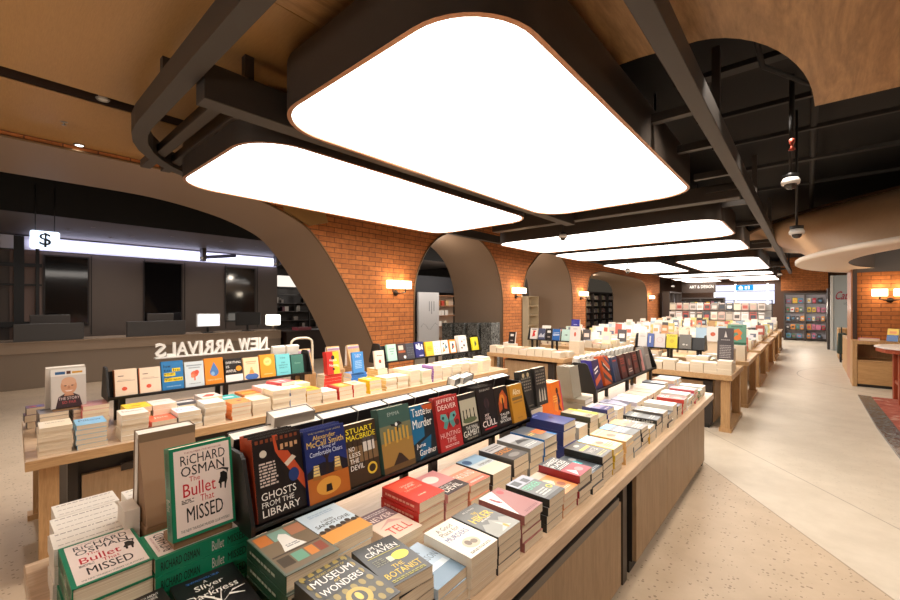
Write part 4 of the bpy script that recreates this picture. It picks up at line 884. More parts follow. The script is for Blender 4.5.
design('ocean', PB, 'grey seascape paperback with a dark wave', (140, 142, 142), [R(0, .6, 1, 1, (186, 188, 190)), P([(.1, .4), (.4, .62), (.8, .5), (.95, .36), (.5, .42)], (48, 52, 56))] + LN(2, .15, .12, .85, .26, (214, 214, 210)), t=.036)
design('cobalt', HB, 'grey hardback with orange flash and bright blue spine', (116, 110, 100), [R(.5, .3, 1, .62, (214, 110, 48)), R(0, .62, 1, 1, (86, 92, 100)), R(.86, 0, 1, .3, (40, 120, 190))] + LN(2, .1, .4, .45, .55, (240, 200, 90)), spine=(28, 108, 184), dims=(.15, .22), t=.046)
design('navy', HB, 'deep blue hardback with a faint bird emblem', (44, 58, 124), [P([(.42, .5), (.56, .62), (.72, .56), (.6, .5), (.52, .4)], (24, 30, 60)), R(.1, .86, .5, .89, (150, 160, 210))], t=.044)
design('slab', PB, 'extra-thick grey-white paperback with silver capitals', (186, 184, 180), [T('CAPITAL', .06, .6, .94, .8, (110, 110, 112), .03), R(.08, .2, .92, .24, (150, 150, 150))] + LN(2, .1, .3, .9, .5, (120, 120, 122)), spine=(150, 150, 150), t=.075)
design('lime', PB, 'beige paperback with a lime-yellow strip', (176, 164, 140), [R(.72, 0, 1, 1, (206, 206, 54)), R(.1, .3, .6, .7, (206, 198, 180))] + LN(2, .12, .1, .6, .22, (80, 76, 70)), spine=(60, 60, 40), t=.036)
design('violet', PB, 'violet-white night-photo paperback', (150, 150, 186), [R(0, .6, 1, 1, (216, 214, 226)), R(0, 0, 1, .28, (70, 70, 120)), E(.6, .5, .18, .1, (206, 160, 150))] + LN(1, .2, .1, .8, .18, (214, 206, 200)), spine=(50, 50, 110))
design('glare', PB, 'glossy white paperback with a buff square', (226, 222, 214), [R(.25, .3, .75, .7, (206, 186, 156))] + LN(2, .2, .8, .8, .92, (120, 112, 104)))  # glare on this cover is put into its base colour
design('moss', PB, 'moss and cream paperback', (150, 146, 116), [R(0, .5, 1, 1, (222, 214, 192))] + LN(2, .2, .15, .8, .3, (220, 216, 196)), t=.036)
design('lavender', PB, 'lavender paperback with a dark lower corner', (186, 184, 206), [P([(.4, 0), (1, 0), (1, .5)], (70, 70, 92))] + LN(2, .15, .7, .85, .86, (90, 88, 110)))
design('chalk', PB, 'chalk-white paperback with a coral dot', (230, 226, 222), [E(.5, .5, .16, .1, (214, 120, 90))] + LN(2, .2, .78, .8, .9, (110, 106, 102)))
design('steel', PB, 'steel-grey paperback with white band', (120, 126, 134), [R(0, .45, 1, .65, (224, 224, 222))] + LN(1, .2, .5, .8, .6, (70, 74, 80)))
design('slate', PB, 'slate-dark paperback with grey title block', (60, 62, 66), [R(.15, .5, .85, .8, (140, 142, 144))])

# covers standing in the racks
design('ghosts', HB, 'black and orange hardback of library ghost stories', (26, 20, 20), [P([(.40, 1), (.50, 1), (1, .42), (1, .22), (.5, .72), (.44, .8)], (186, 74, 40)), P([(.46, .98), (1, .98), (1, .72), (.5, .8)], (34, 22, 20))] + [R(.06 + .1 * k, .93, .12 + .1 * k, .975, (120, 60, 36)) for k in range(9)] + [R(.55 + .1 * k, .80 + .02 * (k % 2), .61 + .1 * k, .87, (196, 150, 110)) for k in range(4)] + [E(.78, .45, .11, .085, (36, 56, 110)), P([(.6, .62), (.78, .70), (.86, .66), (.66, .57)], (214, 196, 176)), E(.2, .8, .07, .045, (206, 196, 180))] + LN(8, .1, .40, .46, .70, (206, 190, 180), 4) + [T('GHOSTS', .1, .245, .80, .335, W_), T('FROM THE', .1, .16, .74, .225, W_), T('LIBRARY', .1, .05, .86, .135, W_)], spine=(190, 74, 40), dims=(.17, .262), t=.03)
def chair(cx, cy, s): return [P([(cx - .07 * s, cy + .02), (cx + .07 * s, cy), (cx + .06 * s, cy + .14 * s), (cx - .05 * s, cy + .15 * s)], (226, 196, 120)), P([(cx - .09 * s, cy - .03), (cx + .1 * s, cy - .05), (cx + .08 * s, cy + .01), (cx - .08 * s, cy + .02)], (150, 96, 40))] + [R(cx - .06 * s, cy + .04 * k * s, cx + .06 * s, cy + .04 * k * s + .01, (60, 60, 110)) for k in range(1, 4)]
design('chairs', HB, 'night-blue hardback with two striped chairs under a bare tree', (30, 44, 104), [R(0, 0, 1, .36, (176, 96, 34)), P([(0, .34), (1, .34), (1, .46), (.8, .54), (.6, .48), (.4, .52), (.2, .50), (0, .42)], (26, 24, 34)), E(.48, .18, .3, .12, (214, 150, 60)), P([(.44, .36), (.52, .36), (.52, .56), (.62, .66), (.5, .60), (.46, .68), (.45, .6), (.34, .66), (.46, .56)], (40, 28, 24)), P([(.40, .10), (.56, .10), (.54, .2), (.42, .2)], (26, 20, 18))] + chair(.22, .34, 1.1) + chair(.74, .38, 1.1) + [T('THE NUMBER ONE LADIES', .1, .94, .9, .965, (170, 160, 130)), T('Alexander', .2, .85, .76, .915, (222, 186, 96), .01), T('McCall Smith', .05, .755, .95, .84, (228, 190, 96), .02), T('A Song of', .3, .70, .74, .75, (206, 214, 236)), T('Comfortable Chairs', .1, .625, .9, .69, (206, 214, 236))], dims=(.168, .25), t=.03)
design('devilrack', PB, 'dark paperback with yellow author capitals and a woodland house', (62, 48, 34), [R(0, .35, 1, .62, (120, 96, 66)), R(.5, .5, .9, .66, (206, 200, 190)), P([(.46, .66), (.94, .66), (.84, .75), (.56, .75)], (80, 74, 70))] + [R(.05 + .15 * k, .3, .08 + .15 * k, .7, (40, 30, 22)) for k in range(6)] + [T('STUART', .04, .84, .90, .93, (238, 216, 50), .03), T('MACBRIDE', .04, .73, .96, .82, (238, 216, 50), .03), T('NO', .08, .56, .26, .63, W_, .02), T('LESS', .08, .46, .42, .53, W_, .02), T('THE', .08, .36, .36, .43, W_, .02), T('DEVIL', .08, .25, .5, .33, W_, .02), E(.75, .2, .16, .1, (214, 180, 60)), E(.75, .2, .11, .065, (50, 40, 30))], dims=(.15, .232), t=.035)
design('emma', HB, 'green and ochre hardback, bird diving over dark peak', (62, 92, 84), [R(0, .45, 1, .72, (110, 112, 84)), R(0, 0, 1, .46, (150, 118, 60)), P([(.28, .08), (.5, .26), (.58, .24), (.8, .08)], (52, 40, 32)), R(0, 0, 1, .09, (96, 74, 44)), P([(.34, .74), (.46, .72), (.6, .76), (.72, .70), (.58, .68), (.54, .58), (.48, .68), (.36, .70)], (34, 34, 36)), E(.52, .71, .04, .03, (226, 226, 220)), T('EMMA', .28, .86, .66, .92, (160, 176, 168))] + [R(.1 + .12 * k, .42 + .02 * (k % 3), .16 + .12 * k, .64 + .03 * (k % 2), (190, 150, 60)) for k in range(7)], dims=(.175, .262), t=.045)
design('taste', PB, 'teal and black paperback with white brush script', (30, 40, 46), [P([(0, .3), (.5, .4), (.6, 1), (0, 1)], (22, 100, 140)), P([(.2, 0), (.7, .1), (.8, .4), (.3, .3)], (20, 92, 132)), P([(.5, .98), (1, .98), (1, .85), (.6, .9)], (190, 84, 40)), T('Taste', .06, .80, .66, .95, W_, .01), T('for', .7, .80, .95, .90, W_, .01), T('Murder', .06, .58, .9, .74, W_, .01), T('June', .1, .2, .5, .30, W_), T('Gardner', .2, .07, .95, .18, W_)], dims=(.145, .24), t=.035)
BF = lambda s: [P([(.5, .52), (.5 + s * .1, .66), (.5 + s * .32, .68), (.5 + s * .36, .6), (.5 + s * .2, .52)], (96, 160, 156)), P([(.5, .52), (.5 + s * .2, .52), (.5 + s * .27, .42), (.5 + s * .14, .38)], (80, 140, 136)), E(.5 + s * .24, .6, .05, .03, (40, 60, 60))]
design('hunting', HB, 'red hardback with a teal butterfly between white titles', (172, 44, 44), BF(-1) + BF(1) + [R(.485, .4, .515, .68, K_), E(.85, .46, .1, .06, (96, 40, 40)), T('JEFFERY', .05, .86, .92, .95, (240, 222, 214), .02), T('DEAVER', .09, .75, .9, .84, (240, 222, 214), .02), T('HUNTING', .06, .24, .92, .33, (214, 170, 166), .01), T('TIME', .3, .13, .7, .22, (214, 170, 166), .01)] + LN(2, .2, .05, .8, .1, (220, 180, 176)), dims=(.165, .255), t=.035)
design('gambit', PB, 'dark paperback with cream panel of black chess silhouettes', (40, 38, 36), [R(.04, .34, .96, .88, (178, 172, 150))] + [P([(x - .05, .42), (x + .05, .42), (x + .02, .56), (x + .03, .66), (x - .03, .66), (x - .02, .56)], (24, 24, 24)) for x in (.18, .36, .56, .78)] + [E(.5, .42, .4, .06, (90, 100, 70)), T('THE FINAL', .2, .22, .9, .3, (226, 222, 210), .01), T('GAMBIT', .04, .08, .94, .21, (226, 222, 210), .02)] + LN(2, .2, .02, .8, .06, (170, 160, 140)), dims=(.145, .235), t=.03)
design('cull', HB, 'black hardback with white cull title and red footnote', (24, 20, 22), [T('DOUBLE ACT', .2, .9, .8, .94, (190, 180, 170)), E(.5, .62, .14, .12, (60, 40, 44)), R(.44, .4, .56, .75, (44, 34, 38)), T('MY', .32, .34, .56, .40, (240, 214, 206), .02), T('OVER', .3, .27, .62, .33, (240, 214, 206), .02), T('CULL', .12, .13, .92, .26, (244, 230, 224), .04), R(.2, .07, .9, .10, (170, 40, 50))], dims=(.16, .25), t=.03)
design('blaze', PB, 'black paperback with a burning orange figure', (34, 26, 24), [P([(.2, .35), (.5, .45), (.8, .4), (.9, .7), (.65, .92), (.4, .82), (.22, .6)], (176, 78, 34)), E(.52, .68, .18, .12, (214, 130, 50)), P([(.45, .4), (.6, .4), (.58, .7), (.5, .72)], (40, 26, 22))] + [T('TALES', .2, .27, .9, .33, W_, .02), T('DARK', .26, .19, .7, .25, W_, .02), T('WOODS', .14, .10, .94, .17, W_, .02)], dims=(.135, .225), t=.03)
design('ochre', PB, 'plain ochre paperback with white lettering at top', (190, 132, 38), [T('Alice', .2, .72, .8, .88, (240, 226, 190), .02), R(.1, .58, .9, .66, (120, 92, 50)), R(.15, .5, .86, .54, (150, 110, 50)), T('NOVEL', .3, .08, .7, .12, (120, 80, 30))], dims=(.14, .22), t=.03)
GRID = [R(.12 + .16 * c, .46 + .08 * r, .22 + .16 * c, .5 + .08 * r, (150, 142, 128)) for r in range(5) for c in range(5)]
design('lattice', PB, 'charcoal paperback with two pale squares above rows of type', (44, 42, 40), [E(.3, .88, .1, .06, (206, 186, 140)), E(.68, .88, .1, .06, (206, 186, 140))] + GRID + [R(.1, .05, .9, .08, (120, 110, 96))], dims=(.15, .245), t=.04)
design('figures', PB, 'charcoal paperback with pale standing figures below rows of type', (40, 38, 36), [T('SMALL TOWN', .1, .88, .9, .94, (170, 164, 150))] + [R(.12 + .16 * c, .56 + .08 * r, .22 + .16 * c, .6 + .08 * r, (150, 142, 128)) for r in range(4) for c in range(5)] + [P([(x - .07, .1), (x + .07, .1), (x + .05, .36), (x, .46), (x - .05, .36)], (190, 184, 170)) for x in (.3, .54, .76)], dims=(.15, .25), t=.04)
design('dancer', PB, 'orange paperback with a dark-haired dancing woman', (224, 112, 28), [R(.9, 0, 1, 1, (190, 24, 90)), E(.56, .72, .11, .09, (40, 20, 30)), P([(.5, .66), (.68, .62), (.74, .4), (.62, .3), (.8, .1), (.5, .16), (.54, .4)], (52, 24, 50)), P([(.4, .3), (.56, .5), (.52, .56), (.34, .36)], (222, 150, 110)), P([(.1, .2), (.4, .1), (.5, .3), (.2, .4)], (236, 140, 40))] + LN(3, .12, .4, .45, .62, (250, 190, 90)), spine=(226, 116, 34), dims=(.15, .24), t=.03)
design('putty', HB, 'plain putty-grey thick hardback', (150, 142, 126), [], spine=(140, 132, 116), dims=(.15, .235), t=.035, pages=PAGESW)
design('indigo', PB, 'indigo paperback with slanted white title', (52, 40, 84), [P([(.1, .1), (.9, .3), (.9, .5), (.1, .3)], (200, 90, 50)), P([(.2, .62), (.8, .72), (.8, .78), (.2, .68)], W_), P([(.2, .5), (.7, .58), (.7, .64), (.2, .56)], W_)], spine=(70, 60, 150), dims=(.15, .24), t=.03)
design('diagonal', HB, 'orange hardback with dark diagonal stripes and slanted lettering', (196, 84, 36), [P([(0, .9), (0, .7), (1, .25), (1, .45)], (44, 34, 40)), P([(0, .5), (0, .3), (.9, -0.0), (1, 0), (1, .06)], (50, 40, 44)), P([(.3, 1), (.5, 1), (1, .75), (1, .62)], (60, 70, 100)), P([(.2, .74), (.86, .44), (.86, .49), (.2, .79)], (230, 220, 206))], dims=(.17, .25), t=.03)
design('bluedusk', PB, 'dark blue paperback with misty trees', (48, 64, 96), [P([(.1, 0), (.3, .6), (.5, 0)], (28, 36, 56)), P([(.45, 0), (.7, .75), (.95, 0)], (30, 40, 60)), R(.2, .8, .8, .86, (190, 60, 50))], dims=(.14, .225), t=.03)
design('maroon', PB, 'maroon paperback with carved red letters', (70, 28, 30), [R(.15, .6, .85, .85, (150, 60, 50)), R(.2, .25, .8, .5, (120, 44, 40))] + LN(2, .2, .64, .8, .8, (60, 20, 24)), dims=(.14, .225), t=.03)
design('garnet', PB, 'dark garnet paperback with pale crest', (60, 30, 34), [E(.5, .6, .25, .16, (140, 90, 84))] + LN(2, .15, .15, .85, .35, (200, 170, 160)), dims=(.14, .225), t=.03)
design('blush', PB, 'black and blush-pink paperback with a profile', (34, 26, 30), [P([(.4, 0), (1, 0), (1, 1), (.6, 1), (.5, .7), (.62, .5), (.45, .4)], (206, 140, 136))], dims=(.14, .225), t=.03)
design('ash', HB, 'plain ash-grey hardback ending the row', (150, 144, 138), [R(.2, .6, .8, .66, (190, 186, 180))], dims=(.16, .24), t=.035)
# wellness rack
def dots(bg, c1): return [R(.15, .74, .4, .77, c1), R(.1, .55, .9, .57, (176, 150, 130)), R(.15, .60, .7, .615, (190, 170, 150)), E(.42, .26, .12, .075, (222, 84, 56))]
design('reddot', PB, 'cream paperback with one red dot', (238, 214, 190), dots(0, (120, 96, 84)), dims=(.14, .20), t=.03, spine=(226, 130, 70))
design('therapist', PB, 'bright blue paperback with yellow-highlighted therapist title', (44, 120, 178), [R(.48, .62, .86, .74, (236, 206, 40)), R(.1, .47, .62, .59, (236, 206, 40)), R(.1, .28, .96, .41, (236, 206, 40)), T('how', .1, .78, .42, .88, K_, .03), T('to be', .1, .63, .84, .73, K_, .03), T('your', .1, .47, .58, .58, K_, .03), T('own', .1, .37, .42, .45, K_, .02), T('therapist', .1, .29, .94, .39, K_, .03)] + LN(1, .2, .08, .9, .14, (140, 180, 214)), dims=(.155, .235), t=.03)
design('brain', PB, 'pale blue-grey paperback with an orange cloud emblem', (206, 216, 220), [E(.5, .5, .2, .12, (226, 110, 76)), E(.62, .56, .12, .09, (214, 84, 60)), E(.4, .42, .1, .07, (230, 140, 100)), R(.46, .24, .54, .42, (226, 110, 76)), R(.1, .82, .9, .87, (150, 160, 166)), R(.2, .73, .8, .77, (150, 160, 166))] + LN(1, .2, .1, .8, .15, (140, 150, 156)), dims=(.145, .215), t=.03)
design('drop', PB, 'orange paperback with a large blue water drop', (226, 136, 34), [E(.5, .46, .24, .16, (70, 116, 176)), P([(.28, .52), (.5, .84), (.72, .52)], (74, 122, 184)), E(.42, .4, .1, .08, (130, 170, 210)), T('HIGHLY SENSITIVE', .12, .14, .88, .19, (250, 230, 200))], dims=(.15, .23), t=.03)
design('awful', PB, 'black and white paperback lettered awful with an orange sun', (30, 26, 24), [R(0, 0, 1, .3, (236, 230, 222)), E(.78, .55, .17, .115, (234, 150, 36)), T('EVERYTHING', .06, .78, .92, .88, W_, .02), T('IS', .06, .60, .24, .70, W_, .03), T('AWFUL', .04, .40, .62, .52, W_, .03)], dims=(.15, .21), t=.03)
design('seated', PB, 'peach paperback with a seated figure on a blue mound', (238, 208, 168), [E(.5, .12, .44, .15, (64, 104, 170)), P([(.32, .24), (.68, .24), (.58, .44), (.42, .44)], (226, 150, 70)), E(.5, .5, .07, .05, (226, 170, 110)), R(.15, .78, .85, .82, (190, 150, 110)), R(.2, .7, .8, .73, (200, 160, 120))], dims=(.14, .205), t=.03)
design('sunburst', PB, 'amber paperback with a pale yellow sun disc', (232, 152, 40), [E(.5, .68, .28, .19, (246, 206, 104)), E(.5, .68, .2, .135, (250, 220, 140))] + LN(2, .36, .63, .64, .73, (200, 130, 40)) + LN(1, .2, .12, .8, .16, (250, 220, 170)), dims=(.145, .22), t=.03)
design('aquatype', PB, 'aqua paperback with centred dark title lines', (110, 196, 204), [T('THINK', .3, .78, .7, .84, (30, 70, 90), .02), T('THE', .36, .56, .64, .62, (30, 70, 90), .02), T('UNKNOWN', .18, .44, .82, .5, (30, 70, 90), .02), T('EFFECT', .22, .32, .78, .38, (30, 70, 90), .02)] + LN(1, .2, .1, .8, .14, (60, 120, 136)), dims=(.145, .21), t=.03)
design('pine', PB, 'pine-green paperback with faint title', (52, 110, 98), [T('Quiet', .26, .5, .76, .6, (130, 180, 164))], dims=(.13, .19), t=.03)
# the far half of the wall-side table
design('mint', PB, 'pale mint paperback with grey title', (176, 216, 196), [R(.2, .72, .8, .76, (110, 140, 130)), R(.28, .58, .72, .62, (110, 140, 130)), R(.36, .44, .64, .48, (110, 140, 130))], dims=(.15, .225), t=.03)
design('sepia', PB, 'dark brown paperback with pale block letters and white badge', (64, 50, 48), [R(.15, .62, .7, .88, (206, 190, 176)), R(.1, .46, .9, .58, (160, 84, 50)), E(.78, .2, .14, .09, (226, 220, 214))], dims=(.15, .225), t=.03)
design('graphite', PB, 'graphite paperback with small speckles', (66, 66, 74), [E(.2 + .2 * (k % 4), .3 + .14 * (k // 4), .04, .03, (110, 110, 116)) for k in range(16)], dims=(.14, .22), t=.03)
design('castle', PB, 'navy paperback with a white skyline', (40, 44, 110), [P([(.1, .62), (.1, .86), (.26, .86), (.26, .78), (.4, .78), (.4, .9), (.56, .9), (.56, .7), (.74, .7), (.74, .84), (.9, .84), (.9, .5), (.7, .56), (.5, .5), (.3, .58)], (226, 226, 232)), R(.4, .14, .9, .2, (190, 190, 220))], dims=(.155, .225), t=.03)
design('yolk', PB, 'egg-yellow paperback with fine lines', (236, 190, 60), LN(3, .2, .4, .8, .7, (190, 140, 40)), dims=(.145, .215), t=.03)
design('sprig', PB, 'white paperback with tiny scattered leaves', (232, 228, 220), [E(.2 + .3 * (k % 3), .25 + .2 * (k // 3), .05, .03, ((90, 130, 80), (206, 130, 60), (60, 110, 140))[k % 3]) for k in range(9)], dims=(.145, .215), t=.03)
design('tangram', PB, 'white paperback with orange and blue blocks', (232, 226, 216), [P([(.1, .2), (.5, .3), (.3, .6)], (222, 130, 50)), P([(.5, .4), (.9, .5), (.6, .8)], (60, 110, 130)), P([(.2, .7), (.5, .75), (.3, .9)], (40, 60, 70))], dims=(.145, .215), t=.03)
design('blocks', PB, 'orange-framed paperback with a white square of dark shapes', (228, 140, 50), [R(.12, .12, .88, .88, (236, 230, 222)), P([(.3, .3), (.6, .4), (.7, .7), (.4, .75)], (50, 70, 90)), E(.6, .5, .14, .09, (206, 90, 40))], dims=(.145, .215), t=.03)
design('fables', HB, 'large white hardback with small dark and red sketches', (234, 224, 216), [E(.3, .3, .1, .06, (70, 60, 60)), E(.6, .42, .12, .07, (80, 70, 70)), E(.4, .66, .08, .06, (200, 70, 50)), E(.7, .74, .06, .04, (90, 80, 80))], dims=(.19, .26), t=.035)
design('canary', PB, 'canary-yellow paperback leaning beyond the white cover', (232, 214, 40), [P([(.3, .3), (.7, .5), (.5, .8), (.35, .6)], (60, 80, 60))], dims=(.15, .22), t=.03)
design('portrait', HB, 'white hardback showing a smiling bald man in dark clothes', (206, 198, 190), [R(0, .82, 1, 1, (228, 224, 218)), P([(.12, 0), (.88, 0), (.8, .28), (.62, .36), (.38, .36), (.2, .28)], (62, 44, 48)), P([(.36, .3), (.64, .3), (.6, .4), (.4, .4)], (196, 140, 108)), E(.5, .55, .23, .22, (206, 152, 118)), E(.5, .66, .21, .12, (214, 168, 138)), E(.4, .56, .04, .012, (60, 40, 36)), E(.6, .56, .04, .012, (60, 40, 36)), P([(.38, .44), (.62, .44), (.56, .41), (.44, .41)], (236, 214, 204)), P([(.48, .56), (.52, .56), (.54, .48), (.46, .48)], (186, 128, 98)), R(.12, .86, .4, .93, (40, 90, 140)), R(.44, .86, .56, .94, (90, 50, 30)), R(.6, .87, .9, .92, (206, 150, 40)), T('THE STORY', .2, .2, .8, .27, (230, 210, 206)), T('SO FAR', .3, .1, .7, .17, (206, 90, 90))], dims=(.19, .28), t=.035)
design('herring', PB, 'red and yellow paperback with black hair silhouette and white title', (206, 44, 40), [R(.5, 0, 1, 1, (238, 190, 50)), E(.5, .74, .14, .1, (40, 24, 24)), T('Hope &', .22, .54, .8, .68, W_, .04), T('Nutmeg', .18, .3, .92, .46, W_, .04), E(.5, .22, .1, .06, (60, 30, 26))], dims=(.15, .24), t=.035)
design('skyblue', PB, 'sky-blue paperback with thin white heading', (70, 138, 206), [T('THIS IS', .2, .82, .8, .88, W_, .02), T('MY', .3, .73, .7, .8, W_, .02)] + LN(5, .2, .2, .8, .6, (160, 196, 230)), dims=(.15, .235), t=.03)
design('oatmeal', PB, 'oatmeal paperback with a small red and black drawing', (232, 218, 200), [E(.5, .4, .14, .1, (190, 70, 50)), E(.56, .34, .07, .05, (50, 40, 40)), R(.2, .7, .8, .74, (120, 100, 90))], dims=(.14, .215), t=.03)
# rack and stands on the short tables
design('yellowrack', PB, 'bright yellow paperback with thin black heading', (240, 222, 20), [T('LE60', .18, .84, .82, .93, (90, 80, 10)), E(.5, .5, .2, .14, (222, 200, 10))], dims=(.16, .225), t=.03)
design('greyrack', PB, 'grey-brown paperback with white animal outlines', (112, 106, 96), [E(.4, .3, .12, .06, (220, 216, 206)), E(.64, .28, .08, .05, (220, 216, 206))], dims=(.17, .23), t=.03)
design('whitecircle', PB, 'white paperback with a pink drawn ring', (236, 226, 224), [E(.5, .55, .3, .2, (222, 190, 190)), E(.5, .55, .26, .17, (236, 226, 224))], dims=(.16, .225), t=.03)
design('bluewhite', PB, 'royal blue paperback with white vertical title', (70, 100, 180), [R(.3, .3, .5, .8, (220, 224, 236))], dims=(.10, .225), t=.03)
design('plainwhite', PB, 'plain white paperback with grey heading', (234, 230, 226), [R(.2, .75, .8, .79, (170, 166, 164))], dims=(.14, .225), t=.03)
design('redwhite', PB, 'white paperback with bold red figure and heading', (232, 226, 220), [P([(.3, .2), (.7, .3), (.6, .6), (.8, .75), (.4, .8)], (206, 40, 40)), R(.2, .86, .8, .92, (60, 54, 60))], dims=(.17, .225), t=.03)
design('slateblue', PB, 'slate-blue paperback with white mountains', (72, 80, 110), [P([(.1, .3), (.4, .6), (.6, .4), (.9, .6), (.9, .2), (.1, .2)], (190, 194, 206))], dims=(.16, .225), t=.03)
design('azure', PB, 'azure paperback with white waves', (40, 104, 180), [P([(.1, .4), (.9, .46), (.9, .54), (.1, .5)], (220, 230, 240)), P([(.1, .6), (.9, .66), (.9, .7), (.1, .65)], (220, 230, 240))], dims=(.16, .225), t=.03)
design('palemint', PB, 'pale mint-blue paperback with a small dark bird', (190, 222, 214), [P([(.3, .5), (.5, .56), (.7, .52), (.55, .46)], (50, 60, 60))], dims=(.19, .225), t=.03)
design('blackwhite', PB, 'black paperback with white block letters', (30, 26, 28), [R(.25, .62, .75, .82, (226, 222, 216)), R(.3, .2, .7, .3, (160, 150, 146))], dims=(.15, .23), t=.03, pages=PAGESW)
design('charcoal', HB, 'charcoal hardback with white sign and lettering', (82, 74, 76), [P([(.4, .5), (.6, .5), (.5, .85)], (226, 220, 216))] + LN(3, .2, .15, .8, .4, (190, 182, 180)), dims=(.19, .27), t=.04)
design('inkblot', HB, 'charcoal hardback filled with pale handwriting', (80, 72, 74), LN(8, .15, .1, .85, .8, (180, 172, 170), 9), dims=(.19, .27), t=.04)
design('swirl', HB, 'green hardback with an orange swirl', (96, 150, 124), [P([(.3, .3), (.5, .2), (.78, .3), (.7, .42), (.8, .6), (.6, .8), (.36, .72), (.28, .55), (.5, .62), (.6, .5), (.44, .44)], (222, 120, 40)), R(.2, .86, .8, .92, (60, 100, 84)), R(0, 0, 1, .12, (30, 90, 60))], spine=(40, 34, 30), dims=(.26, .34), t=.04)
design('palesky', PB, 'pale sky-blue paperback standing behind the yellow cover', (176, 206, 226), [], dims=(.17, .24), t=.03)
design('handprint', PB, 'white paperback with a red and orange handprint', (232, 226, 220), [E(.5, .5, .2, .14, (206, 90, 50))], dims=(.19, .26), t=.03)
design('babywhite', PB, 'large white paperback with a small red child figure', (236, 228, 222), [E(.5, .45, .1, .16, (206, 90, 60)), R(.3, .8, .7, .84, (160, 150, 146))], dims=(.2, .27), t=.03)
design('royal', PB, 'royal blue book standing behind the short wall-side rack', (40, 46, 140), [R(.3, .5, .7, .56, (170, 176, 220))], dims=(.2, .25), t=.03)

_bm = {}
def book_meshes(key):
    if key in _bm: return _bm[key]
    d = D[key]; w, h, t = d['w'], d['h'], d['t']; ct = 0.0025 if d['kind'] == HB else 0.0008
    ov = 0.003 if d['kind'] == HB else 0.0
    cover = MB()
    cover.box(-w / 2, -h / 2, 0, w / 2, h / 2, ct, 0).box(-w / 2, -h / 2, t - ct, w / 2, h / 2, t, 0)
    cover.box(-w / 2 - 0.0005, -h / 2, 0, -w / 2 + max(ct, .0015), h / 2, t, 1)
    o = cover.build('book', [flat(d['base'], 0.38, coat=0.25), flat(d['spine'], 0.42, coat=0.2)])
    pg = MB().box(-w / 2 + max(ct, .0015), -h / 2 + ov + .0004, ct, w / 2 - ov - .0004, h / 2 - ov - .0004, t - ct).build('page_block', d['pages'])
    pr = None
    if d['shapes']:
        pr = MB(); mats = []; lay = 0
        for s in d['shapes']:
            if s[0] == 'p': pts, c = s[1], s[2]; fs = [list(range(len(pts)))]
            else:
                vs, fs = text_mesh(s[1], s[7]); c = s[6]
                pts = [(s[2] + v[0] * (s[4] - s[2]), s[3] + v[1] * (s[5] - s[3])) for v in vs]
            if c not in mats: mats.append(c)
            lay += 1
            z = t + 0.0003 + 0.000025 * lay; heavy = s[0] == 't' and s[7] > 0; third = len(pts) // 3
            if heavy: lay += 2
            a = sum(pts[f[i]][0] * pts[f[(i + 1) % len(f)]][1] - pts[f[(i + 1) % len(f)]][0] * pts[f[i]][1] for f in fs[:1] for i in range(len(f)))
            if a < 0: fs = [list(f)[::-1] for f in fs]
            pr.add([((min(max(p[0], 0), 1) - 0.5) * w, (min(max(p[1], 0), 1) - 0.5) * h, z + (0.000025 * (i // third) if heavy else 0)) for i, p in enumerate(pts)], fs, mats.index(c))
        pr = pr.build('cover_print', [flat(c, 0.4, coat=0.2) for c in mats])
    sp = None
    if d['spine_shapes']:
        sp = MB(); mats = []
        for s in d['spine_shapes']:
            if s[0] == 'p': pts, c = s[1], s[2]; fs = [list(range(len(pts)))]
            else:
                vs, fs = text_mesh(s[1], s[7]); c = s[6]
                pts = [(s[2] + v[0] * (s[4] - s[2]), s[3] + v[1] * (s[5] - s[3])) for v in vs]
            if c not in mats: mats.append(c)
            # spine text runs head to foot: along -y, letters' tops toward +z
            hv = s[0] == 't' and s[7] > 0; th3 = max(len(pts) // 3, 1)
            sp.add([(-w / 2 - 0.0012 - (0.00003 * (i // th3) if hv else 0), h / 2 - p[0] * h, p[1] * t) for i, p in enumerate(pts)], fs, mats.index(c))
        sp = sp.build('spine_print', [flat(c, 0.4) for c in mats])
    for x in (o, pg, pr, sp):
        if x: COL.objects.unlink(x)
    _bm[key] = (o, pg, pr, sp); return _bm[key]

NBOOK = [0]
def put(key, M, label, group=None, prnt=True):
    o, pg, pr, sp = book_meshes(key)
    b = o.copy(); COL.objects.link(b); b.matrix_world = M
    tag(b, label, 'book', group)
    for part in (pg, pr if prnt else None, sp):
        if part:
            c = part.copy(); COL.objects.link(c); c.parent = b
    NBOOK[0] += 1
    return b

def frame(face, lean):
    """rotation whose local x runs along the title, y up the cover, z out of it, for a book leaning by LEAN"""
    s, c = math.sin(lean), math.cos(lean)
    X, Y, Z = {'+x': ((0, 1, 0), (-s, 0, c), (c, 0, s)), '-x': ((0, -1, 0), (s, 0, c), (-c, 0, s)), '-y': ((1, 0, 0), (0, s, c), (0, -c, s)), '+y': ((-1, 0, 0), (0, -s, c), (0, c, s))}[face]
    return Matrix(((X[0], Y[0], Z[0], 0), (X[1], Y[1], Z[1], 0), (X[2], Y[2], Z[2], 0), (0, 0, 0, 1)))

